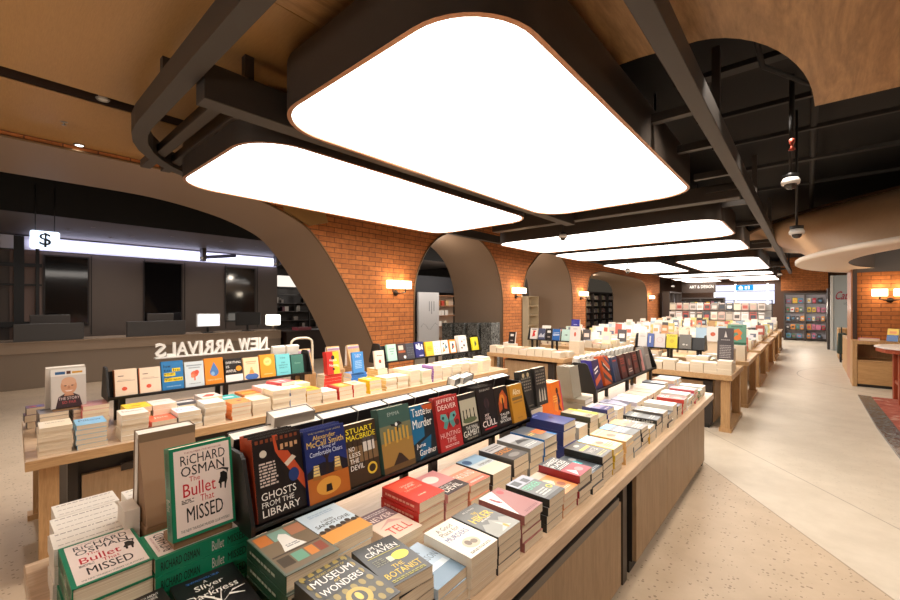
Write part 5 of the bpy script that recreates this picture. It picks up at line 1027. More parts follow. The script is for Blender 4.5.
def stand(key, x, y, z, label, face='+x', lean=0.21, n=1, yaw=0.0, group=None, back_label=None):
    """front copy and n-1 copies behind it; (x, y, z) is the foot of the front copy's back cover"""
    d = D[key]; R_ = Matrix.Rotation(yaw, 4, 'Z') @ frame(face, lean)
    for k in range(n):
        off = -k * (d['t'] + 0.0012)
        M = Matrix.Translation((x, y, z + d['t'] * 0)) @ R_ @ Matrix.Translation((0, d['h'] / 2, off))
        # keep every copy's foot on the shelf
        M = Matrix.Translation((0, 0, -off * 0 + k * (d['t'] + .0012) * math.sin(lean))) @ M
        put(key, M, label if k == 0 else (back_label or ('copy standing right behind the ' + d['desc'])), group if k == 0 else 'copies behind the ' + d['desc'].split(' with')[0], k == 0)

def stack(key, x, y, n, z=0.75, rz=PI / 2, jit=0.012, where='', desc=None, top_rot=0.0, real=True, turn=0.0):
    d = D[key]; zz = z
    desc = desc or d['desc']
    for k in range(n):
        top = k == n - 1
        jx, jy = (rnd.uniform(-jit, jit) * 0.5, rnd.uniform(-jit, jit) * 0.5)
        a = rz + turn + rnd.uniform(-0.015, 0.015) + (top_rot if top else 0.0)
        if not real and not top:
            ox, oy = far_put(x + jx, y + jy, zz, d['w'], d['h'], d['t'], a, d['base'], d['spine']); zz += d['t'] + 0.0006; continue
        M = Matrix.Translation((x + jx, y + jy, zz)) @ Matrix.Rotation(a, 4, 'Z')
        if top: put(key, M, (desc + (', ' + where if where else '')), None, True)
        else: put(key, M, 'copy stacked under the ' + desc, 'copies stacked under the ' + desc, False)
        zz += d['t'] + 0.0006
    return zz

# books past counting: one mass
FAR = MB(); FARM = []
def fmat(c):
    if c not in FARM: FARM.append(c)
    return FARM.index(c)
PG = (232, 216, 190)
def far_put(x, y, z, w, h, t, a, c, s=None):
    ca, sa = math.cos(a), math.sin(a)
    def bx(x0, y0, z0, x1, y1, z1, mi):
        vs = [(x + ca * u - sa * v, y + sa * u + ca * v, ww) for (u, v, ww) in [(x0,y0,z0),(x1,y0,z0),(x1,y1,z0),(x0,y1,z0),(x0,y0,z1),(x1,y0,z1),(x1,y1,z1),(x0,y1,z1)]]
        FAR.add(vs, [(0,3,2,1),(4,5,6,7),(0,1,5,4),(1,2,6,5),(2,3,7,6),(3,0,4,7)], mi)
    ct = 0.0015
    bx(-w / 2 + .003, -h / 2, z, w / 2, h / 2, z + t - ct, fmat(PG))
    bx(-w / 2, -h / 2, z + t - ct, w / 2, h / 2, z + t, fmat(c))
    bx(-w / 2, -h / 2, z, -w / 2 + .003, h / 2, z + t - ct, fmat(s or c))
    return x, y
def far_stand(x, y, z, w, h, t, face, lean, c, art=None):
    M = Matrix.Translation((x, y, z)) @ frame(face, lean)
    def bx(x0, y0, z0, x1, y1, z1, mi):
        vs = [tuple(M @ Vector(p)) for p in [(x0,y0,z0),(x1,y0,z0),(x1,y1,z0),(x0,y1,z0),(x0,y0,z1),(x1,y0,z1),(x1,y1,z1),(x0,y1,z1)]]
        FAR.add(vs, [(0,3,2,1),(4,5,6,7),(0,1,5,4),(1,2,6,5),(2,3,7,6),(3,0,4,7)], mi)
    bx(-w / 2, 0, 0, w / 2, h, t - .002, fmat(PG)); bx(-w / 2, 0, t - .002, w / 2, h, t, fmat(c))
    if art: bx(-w / 2 * .6, h * .3, t, w / 2 * .6, h * .65, t + .001, fmat(art))
# ------------------------------------------------------------------ aisle table: flat stacks
ROW1 = [(.625, 'museum', 4, 0), (.785, 'craven', 5, -.10), (.93, 'snow', 3, .04), (1.075, 'plan', 4, 0), (1.225, 'hiker', 4, 0), (1.39, 'leaf', 4, 0), (1.575, 'ferrer', 4, 0), (1.725, 'apricot', 3, 0), (1.875, 'crimson', 4, 0), (2.02, 'teal', 3, 0), (2.165, 'mustard', 4, 0), (2.32, 'wrap', 4, 0), (2.50, 'peach', 4, 0), (2.66, 'harbour', 4, 0), (2.82, 'sand', 5, 0), (2.98, 'cards', 3, 0), (3.15, 'blackcaps', 3, .03), (3.31, 'stripes', 4, 0), (3.46, 'slate', 3, 0), (3.61, 'ivory', 4, 0), (3.77, 'dusk', 3, 0), (3.95, 'coral', 4, .03), (4.12, 'aqua', 4, 0), (4.27, 'steel', 3, 0), (4.44, 'rose', 4, 0), (4.62, 'fern', 3, 0), (4.80, 'chalk', 3, 0)]
for y, k, n, tr in ROW1:
    off = {'craven': -.02, 'snow': -0.015, 'leaf': -.005}.get(k, 0)
    stack(k, -0.79 - D[k]['h'] / 2 + off, y, n, where='aisle table front row', top_rot=tr, real=y < 2.4)
ROW2 = [(.615, 'shelfpic', 4), (.765, 'dune', 5), (.97, 'tell', 4), (1.125, 'red', 5), (1.285, 'devil', 5), (1.435, 'sunrise', 5), (1.60, 'mist', 3), (1.77, 'street', 4), (1.925, 'ocean', 5), (2.09, 'cobalt', 4), (2.32, 'navy', 5), (2.52, 'slab', 2), (2.70, 'lime', 5), (2.86, 'moss', 4), (3.02, 'violet', 5), (3.2, 'glare', 4), (3.37, 'lavender', 4), (4.55, 'steel', 4)]
for y, k, n in ROW2:
    stack(k, -1.075 - D[k]['h'] / 2 + (.04 if k in ('tell', 'shelfpic') else 0), y, n, where='aisle table second row', real=y < 2.2, desc=('steel-grey paperback at the far end' if k == 'steel' else None))
PAL = [(196, 190, 206), (226, 220, 208), (206, 196, 180), (150, 150, 166), (226, 226, 226), (214, 180, 160), (92, 88, 92), (178, 190, 200)]
y = 3.54
while y < 4.95:
    if abs(y - 4.55) > .12:
        for k in range(4): far_put(-1.145 + rnd.uniform(-.01, .01), y, .75 + .034 * k, .14, .21, .033, PI / 2 + rnd.uniform(-.03, .03), rnd.choice(PAL))
    y += .155
# near end
stack('sliver', -1.235, .425, 3, where='aisle table near end', top_rot=-.06)
stack('redblack', -1.235, .255, 4, where='aisle table near end')
# green-edged hardbacks: a flat stack, and a second one turned spine to the aisle under the stand
stack('osman', -1.525, .235, 4, where='lying flat at the table corner', jit=.008)
d = D['osman']; zz = .75
for k in range(4):
    M = Matrix.Translation((-1.465 + rnd.uniform(-.003, .003), .455, zz)) @ Matrix.Rotation(PI, 4, 'Z')
    put('osman', M, 'copy with green spine to the aisle, under the standing cream cover' if k < 3 else 'topmost green-spined hardback lying under the standing cream cover', 'green-spined copies under the standing cover' if k < 3 else None, k == 3); zz += d['t'] + .001
ZT = zz
stand('osman', -1.43, .452, ZT + .018, 'green-edged cream hardback standing upright on a stand at the table corner', lean=.16)
t = empty('book_stand', (-1.47, .452, ZT), 'small cardboard easel stand behind the standing green-edged book', 'book stand')
CARD = flat((150, 116, 84), 0.7)
MB().box(-.03, -.08, 0, .075, .08, .018).build('base', CARD, t)
MB().add([(-.004, -.06, .019), (-.004, .06, .019), (-.045, .05, .23), (-.045, -.05, .23), (-.008, -.06, .019), (-.008, .06, .019), (-.05, .05, .23), (-.05, -.05, .23)], [(0, 1, 2, 3), (7, 6, 5, 4), (0, 4, 5, 1), (1, 5, 6, 2), (2, 6, 7, 3), (3, 7, 4, 0)]).build('back_board', CARD, t)
# white books by the far corner, and the brown board easel with a thick book facing away
design('whitetext', PB, 'white paperback with rows of faint grey script', (232, 224, 212), LN(1, .06, .80, .94, .90, (150, 140, 130), 2) + LN(1, .06, .45, .94, .53, (170, 160, 150), 6) + LN(1, .06, .12, .94, .19, (170, 160, 150), 8), pages=PAGESW, dims=(.17, .12), t=.05)
for x, y, n, nm in ((-1.72, .225, 4, 'nearest the green-edged cover'), (-1.845, .235, 4, 'middle of three stacks'), (-1.97, .25, 4, 'outermost by the table edge'), (-1.93, .44, 4, 'behind the two near stacks')):
    stack('whitetext', x, y, n, desc='white paperback with faint script, ' + nm, jit=.006)
t = empty('book_easel', (-1.66, .43, .75), 'brown board easel block behind the standing green-edged book, holding a thick white-paged book', 'book stand')
MB().box(-.10, -.085, 0, .08, .085, .21).build('block', CARD, t, bevel=.003)
MB().prism([(.08, .212), (-.02, .212), (-.04, .47), (-.028, .47)], -.082, .082, axes=(0, 2, 1)).build('back_board', CARD, t)
design('awaywhite', HB, 'tall white-paged hardback facing away', (222, 214, 204), [], dims=(.215, .30), t=.05, pages=PAGESW)
design('awayback', HB, 'thick white-paged hardback facing away', (140, 116, 92), [], dims=(.168, .275), t=.06, pages=PAGESW)
stand('awayback', -1.70, .43, .962, 'thick white-paged hardback facing away on the brown board easel', face='-x', lean=.07)
thing_mesh(MB().box(-.05, -.02, 0, .05, .02, .26).box(-.03, -.012, .26, .03, .012, .2605), 'leaflet_box', [flat((222, 210, 196), 0.6)], 'small white open leaflet box beside the brown board easel', 'box').location = (-1.69, .322, .75)

# front of the first crime rack
XR = -1.345; ZR = .965
FRONT = [('ghosts', .665, 3), ('chairs', .838, 2), ('devilrack', 1.0, 1), ('emma', 1.175, 1), ('taste', 1.345, 1), ('hunting', 1.51, 1), ('gambit', 1.69, 1), ('cull', 1.85, 2), ('blaze', 2.0, 1), ('ochre', 2.145, 1)]
for i, (k, y, n) in enumerate(FRONT):
    stand(k, XR + (.012 if k in ('chairs', 'hunting', 'ochre') else 0), y, ZR, D[k]['desc'] + ', in the near crime rack', n=n, lean=.2)
# books on its far face: only their page tops and thickness show
design('farface', HB, 'white-paged hardback on the hidden face of the near crime rack', (40, 34, 34), [], dims=(.165, .25), t=.06, pages=PAGESW)
design('farface_tall', HB, 'extra tall white-paged hardback lying on top of the near crime rack', (140, 128, 116), [], dims=(.165, .24), t=.07, pages=PAGESW)  # cover tone stands for the shadow on the page fore-edges
design('farface_black', HB, 'thick black-covered white-paged book', (26, 22, 22), [], dims=(.16, .24), t=.05, pages=PAGESW)
y = .65
while y < 2.2:
    stand('farface', -1.52, y, ZR, 'white-paged hardback on the hidden face of the near crime rack', face='-x', n=1, lean=.2, group='books on the hidden face of the near crime rack', back_label='white-paged hardback on the hidden face of the near crime rack, inner copy'); y += .172
def lay_top(key, x, y, z, rz, label, group=None): put(key, Matrix.Translation((x, y, z)) @ Matrix.Rotation(rz, 4, 'Z'), label, group)
stand('farface_tall', -1.535, .80, ZR + .05, 'thick white-paged book rising above the near crime rack behind the ghost stories', face='-x', lean=.2)
for k, yy in enumerate((1.80, 1.875)):
    stand('farface_black', -1.56, yy + .02, ZR + .05, 'thick black-covered white-paged book rising above the rack behind the %s' % ('red butterfly cover' if k == 0 else 'chess cover'), face='-x', lean=.2, yaw=0.3)

# between the two racks
def riser(key, x, y, n, desc, **kw): return stack(key, x, y, n, desc=desc, **kw)
z1_ = riser('lattice', -1.46, 2.40, 6, 'charcoal paperback stack carrying the two standing charcoal covers', jit=.006, real=False)
stand('lattice', -1.40, 2.335, z1_, D['lattice']['desc'] + ', standing beside the ochre cover', lean=.12)
stand('figures', -1.385, 2.495, z1_ , D['figures']['desc'] + ', beside the orange dancer book', lean=.12)
z1_ = riser('dancer', -1.41, 2.74, 4, 'orange paperback stack carrying the standing dancer book', jit=.01, real=False)
stand('dancer', -1.375, 2.74, z1_, D['dancer']['desc'] + ', standing on its stack', lean=.16, n=3)
z1_ = riser('putty', -1.36, 3.02, 6, 'putty-grey hardback stack beside the orange dancer book', jit=.008, real=False)
stand('putty', -1.36, 3.0, z1_, 'putty-grey thick hardback standing on its own stack', lean=.14, n=3)
# second rack
for k, y, n in (('indigo', 3.42, 3), ('diagonal', 3.64, 2), ('bluedusk', 3.86, 2), ('maroon', 4.06, 1), ('garnet', 4.25, 1), ('maroon', 4.44, 1), ('blush', 4.62, 1), ('ash', 4.84, 2)):
    lb = D[k]['desc'] + ', in the far crime rack'
    if k == 'maroon' and y > 4.2: lb = 'second maroon paperback in the far crime rack, next to the blush-pink profile'
    stand(k, XR, y, ZR, lb, n=1 if n == 1 else n, lean=.2)
design('keywhite', PB, 'white-paged paperback in the row behind the far crime rack', (236, 230, 222), [], dims=(.13, .25), t=.045, pages=PAGESW)
for k in range(13):
    stand('keywhite', -1.53, 3.40 + .122 * k, ZR + .0, 'white-paged paperback in the row behind the far crime rack', face='-x', lean=.17, group='white page tops behind the far crime rack', yaw=.25)

# ------------------------------------------------------------------ wall-side table
def xw(x, y): return x + .036 * (y - .17)
def cream(key, desc, base, shapes=(), **kw): design(key, PB, desc, base, shapes, dims=kw.pop('dims', (.15, .205)), **kw)
cream('wa', 'cream paperback with thin brown script', (238, 222, 196), LN(1, .2, .6, .8, .72, (150, 130, 110)), t=.028)
cream('wb', 'light blue paperback with dark blue script', (130, 186, 220), [T('Pillow', .12, .52, .88, .76, (30, 50, 80), .01)], t=.03)
cream('wc', 'white paperback with black brush script', (236, 228, 216), [T('Salutem', .1, .5, .9, .72, (50, 46, 44), .01)], t=.034)
cream('wd', 'orange-red paperback with white script', (226, 96, 64), [T('Joie', .2, .4, .8, .66, (246, 224, 210), .01)], t=.032)
cream('we', 'white paperback with bold blue script', (232, 230, 228), [T('Prose', .1, .42, .9, .7, (50, 80, 160), .02)], t=.032)
cream('wf', 'plain white paperback beside the orange one', (236, 230, 220), LN(1, .3, .5, .7, .58, (190, 180, 170)), t=.032)
cream('wg', 'orange paperback with a small dark oval', (232, 138, 68), [E(.6, .5, .14, .09, (80, 50, 40))], t=.032)
cream('wh', 'buff paperback with a blank cover', (238, 220, 192), [], t=.032)
cream('wi', 'tall cream stack, top paperback with pale cover', (240, 224, 198), [], t=.036)
cream('wj', 'white and yellow paperback with a blue patch', (226, 224, 214), [R(0, 0, 1, .3, (230, 190, 50)), R(.2, .5, .7, .8, (150, 176, 214))], spine=(150, 170, 210), t=.028)
cream('wk', 'golden paperback with brown drawing', (224, 168, 48), [E(.5, .5, .24, .14, (176, 116, 40))], t=.034)
cream('wl', 'low white paperback before the red ones', (240, 234, 226), [], t=.034)
cream('wm', 'red-spined orange paperback with pale drawing', (232, 150, 60), [R(0, 0, .2, 1, (212, 50, 44)), E(.6, .5, .2, .14, (240, 214, 150))], spine=(212, 44, 40), t=.04)
cream('wn', 'cream paperback second in the red-spined pair', (236, 206, 160), [E(.5, .5, .2, .14, (222, 140, 70))], spine=(212, 44, 40), t=.04)
cream('wo', 'lemon paperback with a white disc', (240, 210, 50), [E(.45, .5, .2, .14, (240, 234, 214))], spine=(236, 196, 30), t=.034)
cream('wp', 'ivory paperback with thin orange page lines', (240, 228, 208), [], spine=(226, 190, 120), t=.022)
cream('wq', 'ivory paperback pushed close to the lemon one', (240, 230, 214), LN(1, .3, .5, .7, .6, (200, 170, 140)), spine=(230, 200, 150), t=.022)
cream('wr', 'pale paperback with an orange-yellow drawing', (238, 222, 190), [E(.5, .45, .22, .13, (236, 180, 60))], t=.024)
cream('ws', 'lilac-spined paperback', (222, 206, 216), [R(0, 0, .3, 1, (176, 130, 186))], spine=(160, 110, 180), t=.026)
cream('wt', 'pale green-edged paperback', (226, 230, 206), [R(.4, .2, .9, .8, (206, 222, 190))], t=.03)
cream('wu', 'cream paperback with red scrawl', (238, 224, 206), [P([(.2, .3), (.5, .6), (.8, .5), (.6, .3)], (214, 84, 54))], t=.03)
cream('wv', 'white paperback with peach page edges', (240, 232, 220), [], t=.034)
cream('ww', 'thick cream block of a book with gold end', (238, 222, 192), [R(0, 0, 1, .12, (190, 140, 60))], t=.05)
FRONTW = [(.31, 'wa', 6), (.475, 'wb', 5), (.70, 'wc', 5), (.87, 'wd', 3), (1.03, 'we', 4), (1.20, 'wf', 5), (1.39, 'wg', 4), (1.555, 'wh', 4), (1.715, 'wi', 5), (1.875, 'wj', 6), (2.03, 'wk', 4), (2.19, 'wl', 3), (2.36, 'wm', 3), (2.52, 'wn', 3), (2.72, 'wo', 4), (2.93, 'wp', 6), (3.09, 'wq', 6), (3.27, 'wr', 7), (3.46, 'wt', 5), (3.64, 'ws', 7), (3.80, 'wu', 5), (3.97, 'wv', 5), (4.14, 'wh', 5), (4.33, 'wi', 4), (4.58, 'ww', 3)]
for y, k, n in FRONTW:
    ds = D[k]['desc']
    if k == 'wh' and y > 3: ds = 'buff blank paperback past the lilac-spined one'
    if k == 'wi' and y > 3: ds = 'cream paperback before the gold-ended block'
    stack(k, xw(-3.555 - D[k]['h'] / 2 + .06, y), y, n, where='front row of the wall-side table', desc=ds, real=y < 1.1, turn=(-.03))
cream('va', 'yellow paperback with orange figure', (238, 198, 40), [E(.5, .5, .2, .12, (222, 150, 40))], t=.034)
cream('vb', 'blush-white paperback with grey heading', (238, 222, 212), LN(1, .2, .6, .8, .7, (150, 140, 136)), t=.034)
cream('vc', 'dark-topped paperback with white banded spines', (70, 66, 70), [R(.1, .5, .9, .8, (206, 202, 200))], spine=(226, 224, 224), t=.028)
cream('vd', 'red and white patterned paperback', (232, 214, 204), [P([(.1, .3), (.5, .7), (.9, .6), (.6, .2)], (214, 70, 60))], t=.034)
cream('ve', 'teal and white paperback', (60, 168, 166), [E(.5, .5, .3, .14, (206, 230, 226))], t=.032)
cream('vf', 'deep orange paperback with yellow line', (226, 126, 50), [R(.1, .4, .9, .5, (240, 190, 80))], t=.036)
cream('vg', 'pale pink paperback with lilac marks', (238, 214, 212), [E(.4, .6, .14, .1, (206, 170, 190))], t=.036)
cream('vh', 'crimson patterned paperback tilted across its pile', (214, 74, 78), [P([(.1, .1), (.3, .5), (.1, .9)], (240, 206, 200)), P([(.5, .1), (.7, .5), (.5, .9)], (240, 206, 200))], t=.034)
cream('vi', 'ivory paperback with gold corner', (240, 226, 200), [R(.6, .6, 1, 1, (222, 176, 80))], t=.034)
BACKW = [(.76, 'va', 5), (.92, 'vb', 5), (1.08, 'vc', 5), (1.24, 'vd', 5), (1.40, 've', 4), (1.56, 'vf', 4), (1.71, 'vg', 5), (1.86, 'vh', 6), (2.02, 'vi', 5)]
for y, k, n in BACKW:
    stack(k, xw(-3.79, y), y, n, where='second row of the wall-side table', real=False, top_rot=(.25 if k == 'vh' else 0))
cols = [(238, 226, 204), (240, 230, 214), (226, 220, 190), (214, 226, 206), (236, 206, 170), (238, 220, 196)]
y = 3.35
while y < 4.9:
    n = rnd.choice((4, 5, 5))
    for k in range(n): far_put(xw(-3.80, y) + rnd.uniform(-.01, .01), y, .75 + .0315 * k, .15, .205, .031, PI / 2 + rnd.uniform(-.05, .05), rnd.choice(cols))
    y += .17
# far short end pile seen from its page side
# near end: the portrait book on its grey stack
cream('grey_band', 'grey-spined paperback of the pile under the portrait book', (150, 140, 134), [R(.1, .6, .9, .9, (96, 88, 84))], spine=(104, 92, 88), t=.026, dims=(.15, .20))
z2_ = stack('grey_band', -4.12, .34, 6, jit=.008, desc='grey paperback carrying the standing portrait cover, nearer copy pile')
z3_ = stack('grey_band', -4.10, .515, 6, jit=.008, desc='grey paperback beside the portrait pile', real=False)
stand('portrait', -4.08, .425, z2_ + .012, 'white hardback with a smiling bald man, standing on grey books', lean=.16)
stand('awaywhite', -4.20, .42, z2_, 'tall white-paged hardback standing behind the portrait cover', face='-x', lean=.10)
t = empty('book_stand', (-4.10, .425, z2_), 'low cardboard stand holding the portrait cover', 'book stand')
MB().box(-.03, -.085, 0, .06, .085, .011).build('base', CARD, t)
MB().add([(0.0, -.06, .012), (0.0, .06, .012), (-.04, .05, .22), (-.04, -.05, .22)], [(0, 1, 2, 3)]).build('back_board', CARD, t)
cream('trinket', 'dark book with red and blue top at the outer corner', (120, 90, 110), [E(.35, .5, .2, .16, (190, 60, 70)), E(.7, .5, .16, .14, (70, 90, 170))], spine=(70, 56, 54), t=.05, dims=(.1, .12))
stack('trinket', -4.42, .27, 3, jit=.02, where='beside the portrait pile')
cream('pinkspine', 'pink-spined book in the pile at the rack end', (214, 150, 140), [], spine=(196, 96, 96), t=.03)
stack('pinkspine', -4.05, .56, 6, jit=.012, where='by the wellness rack', real=False)
# wellness rack: front face
XW_, ZW = -3.99, .965
for k, y, n in (('reddot', .745, 2), ('reddot', .90, 1), ('therapist', 1.055, 1), ('brain', 1.215, 1), ('drop', 1.37, 1), ('awful', 1.535, 1), ('seated', 1.69, 1), ('sunburst', 1.845, 1), ('aquatype', 2.0, 1), ('pine', 2.15, 1)):
    lb = D[k]['desc'] + ', in the wellness rack'
    if k == 'reddot': lb = 'cream paperback with one red dot, at the outer end of the wellness rack' if y < .8 else 'cream paperback with one red dot, next to the blue therapist book'
    stand(k, XW_ + .02 * (y - 1.4), y, ZW, lb, n=n, lean=.2)
for y in (2.02, 2.17):
    stand('keywhite', -4.15 + .02 * (y - 1.4), y, ZW + .03, 'white-paged paperback on the hidden face of the wellness rack', face='-x', lean=.2, group='books on the hidden face of the wellness rack')
# between its two racks: books on easels above their stacks
cream('redstack', 'red and cream paperback in the stack under the red and yellow cover', (238, 210, 180), [], spine=(206, 50, 44), t=.034, dims=(.15, .21))
z4_ = stack('redstack', -3.93, 2.50, 5, jit=.008, rz=PI, real=False)
stand('herring', -3.87, 2.50, z4_, D['herring']['desc'] + ', standing on red books', lean=.15, n=2)
cream('bluestack', 'blue-spined paperback in the stack under the sky-blue cover', (90, 150, 210), [], spine=(40, 110, 190), t=.024, dims=(.15, .21))
z4_ = stack('bluestack', -3.93, 2.84, 6, jit=.012, rz=PI, real=False)
stand('skyblue', -3.87, 2.83, z4_, D['skyblue']['desc'] + ', standing on blue books', lean=.15)
z4_ = stack('wp', -3.93, 3.16, 7, jit=.012, desc='ivory paperback in the stack under the oatmeal cover', real=False)
stand('oatmeal', -3.87, 3.14, z4_, D['oatmeal']['desc'] + ', standing on ivory books', lean=.15)
cream('mauveback', 'white-paged hardback facing away', (176, 150, 176), [], dims=(.16, .24), t=.05, pages=PAGESW)
for y, lb in ((2.36, 'mauve-backed white-paged book facing away behind the red and yellow cover'), (2.74, 'white-paged book facing away behind the sky-blue cover'), (3.02, 'white-paged book facing away behind the oatmeal cover')):
    t = empty('book_easel', (-4.20, y, .75), 'oak easel block on the wall-side table, behind the ' + lb.split('behind the ')[1], 'book stand')
    MB().box(-.09, -.09, 0, .09, .09, .17).build('block', OAKV, t, bevel=.003)
    MB().prism([(.06, .172), (-.02, .172), (-.045, .43), (-.035, .43)], -.085, .085, axes=(0, 2, 1)).build('back_board', OAKV, t)
    stand('mauveback', -4.235, y, .925, lb, face='-x', lean=.08)
for k in range(5): far_put(-4.35, 2.3 + .01 * k, .75 + .03 * k, .15, .2, .029, PI / 2 + .04 * k, (222, 206, 190))
# far rack of the wall-side table
for k, y, n in (('mint', 3.42, 1), ('sepia', 3.585, 1), ('graphite', 3.73, 1), ('castle', 3.90, 1), ('yolk', 4.09, 1), ('sprig', 4.24, 1), ('tangram', 4.40, 1), ('blocks', 4.57, 1), ('fables', 4.80, 2), ('canary', 5.10, 1)):
    stand(k, -3.95 + .02 * (y - 4.2), y, ZW - .02, D[k]['desc'] + ', in the far wall-side rack' if k != 'canary' else D[k]['desc'], n=n, lean=.2)

# ------------------------------------------------------------------ short tables
for k, x in (('plainwhite', -2.12), ('bluewhite', -1.99), ('whitecircle', -1.85), ('yellowrack', -1.67), ('greyrack', -1.48)):
    stand(k, x, 7.415, .965, D[k]['desc'] + ', rack on first short aisle table', face='-y', lean=.2)
for k, x in (('redwhite', -4.27), ('slateblue', -4.09), ('blackwhite', -3.93), ('azure', -3.77), ('palemint', -3.56)):
    lb = D[k]['desc'] + ', rack on first short wall-side table'
    stand(k, x, 7.535, .965, lb, face='-y', lean=.2)
stand('blackwhite', -4.46, 7.0, .90, 'black paperback with white block letters, standing alone beside the short wall-side rack', face='-y', lean=.2)
for k in range(5): far_put(-4.44, 6.95, .75 + .03 * k, .15, .21, .0295, 0, (236, 228, 216))
stand('inkblot', -.87, 6.86, .895, D['inkblot']['desc'] + ', lower front of two', face='-y', lean=.14)
stand('charcoal', -.905, 7.18, 1.06, D['charcoal']['desc'] + ', rising behind the handwriting one', face='-y', lean=.14)
for k in range(3): far_put(-.87, 6.9, .75 + .04 * k, .2, .2, .0395, 0, (206, 196, 190))
for k in range(7): far_put(-.905, 7.24, .75 + .04 * k, .2, .22, .0395, 0, (150, 140, 140))
stand('swirl', -.9, 8.35, 1.0, D['swirl']['desc'] + ', standing on the second short aisle table', face='-y', lean=.14)
for k in range(6): far_put(-.9, 8.42, .75 + .041 * k, .24, .3, .0405, 0, (220, 206, 186))
stand('palesky', -1.46, 8.6, 1.02, D['palesky']['desc'], face='-y', lean=.14)
stand('handprint', -1.27, 8.55, 1.02, D['handprint']['desc'] + ', beside the pale sky-blue one', face='-y', lean=.14)
for x in (-1.46, -1.27):
    for k in range(6): far_put(x, 8.65, .75 + .045 * k, .19, .22, .0445, 0, (226, 214, 196))
stand('babywhite', -3.02 - .25, 7.3, 1.0, D['babywhite']['desc'] + ', near the short wall-side rack', face='-y', lean=.14)
for k in range(6): far_put(-3.27, 7.36, .75 + .041 * k, .2, .22, .0405, 0, (232, 220, 206))
stand('royal', -3.98, 8.9, 1.09, D['royal']['desc'], face='-y', lean=.14)
for k in range(8): far_put(-3.98, 8.98, .75 + .042 * k, .2, .22, .0415, 0, (222, 210, 196))
# front ends: cream page-edge stacks facing the camera
for i, x in enumerate((-2.0, -1.83, -1.66, -1.49, -1.32, -1.15, -.985, -.83)):
    n = (3, 4, 3, 4, 3, 4, 4, 5)[i]
    for k in range(n): far_put(x, 6.54 + rnd.uniform(-.005, .005), .75 + .036 * k, .16, .21, .0355, rnd.uniform(-.02, .02), (238, 226, 206), (226, 206, 180) if i < 7 else (110, 96, 96))
for i in range(9):
    x = -4.6 + .165 * i
    for k in range(rnd.choice((3, 4, 4))): far_put(x, 6.64, .75 + .034 * k, .155, .21, .0335, rnd.uniform(-.03, .03), rnd.choice(cols + [(206, 170, 160)]))
TC = [(238, 226, 206), (236, 230, 222), (226, 214, 196), (240, 234, 226), (236, 226, 214), (230, 220, 210), (216, 160, 110), (190, 100, 84), (170, 190, 204), (110, 116, 130), (84, 78, 78), (206, 194, 120), (196, 214, 200), (226, 200, 184), (220, 212, 216)]
def fill_table(x0, x1, y0, y1, tall=True, skip=None):
    y = y0 + .12
    while y < y1 - .1:
        x = x0 + .1
        while x < x1 - .06:
            if not (skip and skip(x, y)):
                n = rnd.choice((2, 3, 3, 4, 5)); c = rnd.choice(TC)
                th = rnd.choice((.025, .032, .04))
                for k in range(n): far_put(x + rnd.uniform(-.01, .01), y + rnd.uniform(-.01, .01), .75 + th * k, .15, .205, th - .0006, PI / 2 * rnd.choice((0, 0, 1)) * 0 + rnd.uniform(-.05, .05), c if rnd.random() < .7 else rnd.choice(TC))
                if tall and rnd.random() < .30:
                    far_stand(x, y, .752 + th * n, .16 + .05 * rnd.random(), .23 + .05 * rnd.random(), .03, '-y', .16, rnd.choice(TC), rnd.choice(TC))
            x += .175
        y += .245
for i, (x0, x1, y0, y1) in enumerate(ISL):
    if i == 0: fill_table(x0, x1, 6.65, y1, False, lambda x, y: y > 7.25 and x < -1.2 or x > -1.1 and y > 6.7)
    elif i == 6: fill_table(x0, x1, 6.75, y1, False, lambda x, y: 7.35 < y < 7.9 and x < -3.25 or (abs(x + 4.44) < .17 and y < 7.2) or abs(x + 3.27) < .2 and y > 7.1)
    elif i == 1: fill_table(x0, x1, y0, y1, True, lambda x, y: y < 8.85)
    elif i == 7: fill_table(x0, x1, y0, y1, True, lambda x, y: abs(x + 3.98) < .2 and y < 9.2)
    else: fill_table(x0, x1, y0, y1)
# shelves of the far cases
def shelf_row(x0, x1, y, z, face, colours, h=.26):
    a = x0 + .03
    while a < x1 - .12:
        wd = .10 + .08 * rnd.random(); hh = h * (.75 + .25 * rnd.random())
        if face == '-y': far_stand(a + wd / 2, y, z, wd, hh, .03, '-y', .08, rnd.choice(colours), rnd.choice(colours))
        else: far_stand(y, a + wd / 2, z, wd, hh, .03, '+x', .08, rnd.choice(colours), rnd.choice(colours))
        a += wd + .02 + .05 * rnd.random()
CC = [(190, 50, 60), (226, 190, 60), (90, 140, 170), (226, 220, 214), (206, 120, 150), (80, 120, 90), (60, 56, 60), (230, 150, 70), (150, 90, 110)]
for r in range(5):
    for b in range(2): shelf_row(-.82 + .75 * b, -.13 + .75 * b, 25.40, .112 + .41 * r, '-y', CC)
    for b in range(2): shelf_row(-5.55 + 1.1 * b, -4.55 + 1.1 * b, 26.38, .112 + .38 * r, '-y', CC + [(120, 100, 96)])
for r in range(6):
    for b in range(4): shelf_row(22.05 + 1.15 * b, 23.1 + 1.15 * b, -9.42, .112 + .375 * r, '+x', [(206, 190, 176), (150, 70, 60), (222, 206, 150), (120, 130, 150), (190, 150, 140), (226, 220, 214)])
for r in range(4):
    for b in range(3): shelf_row(23.65 + .866 * b, 24.40 + .866 * b, -5.58, .112 + .55 * r, '+x', [(226, 226, 230), (150, 150, 160), (90, 90, 96), (200, 196, 196)], .40)
me = FAR.build('books', [flat(c, 0.5) for c in FARM])
tag(me, 'remaining books on the far tables, shelves and lower piles', 'books', None, 'stuff')
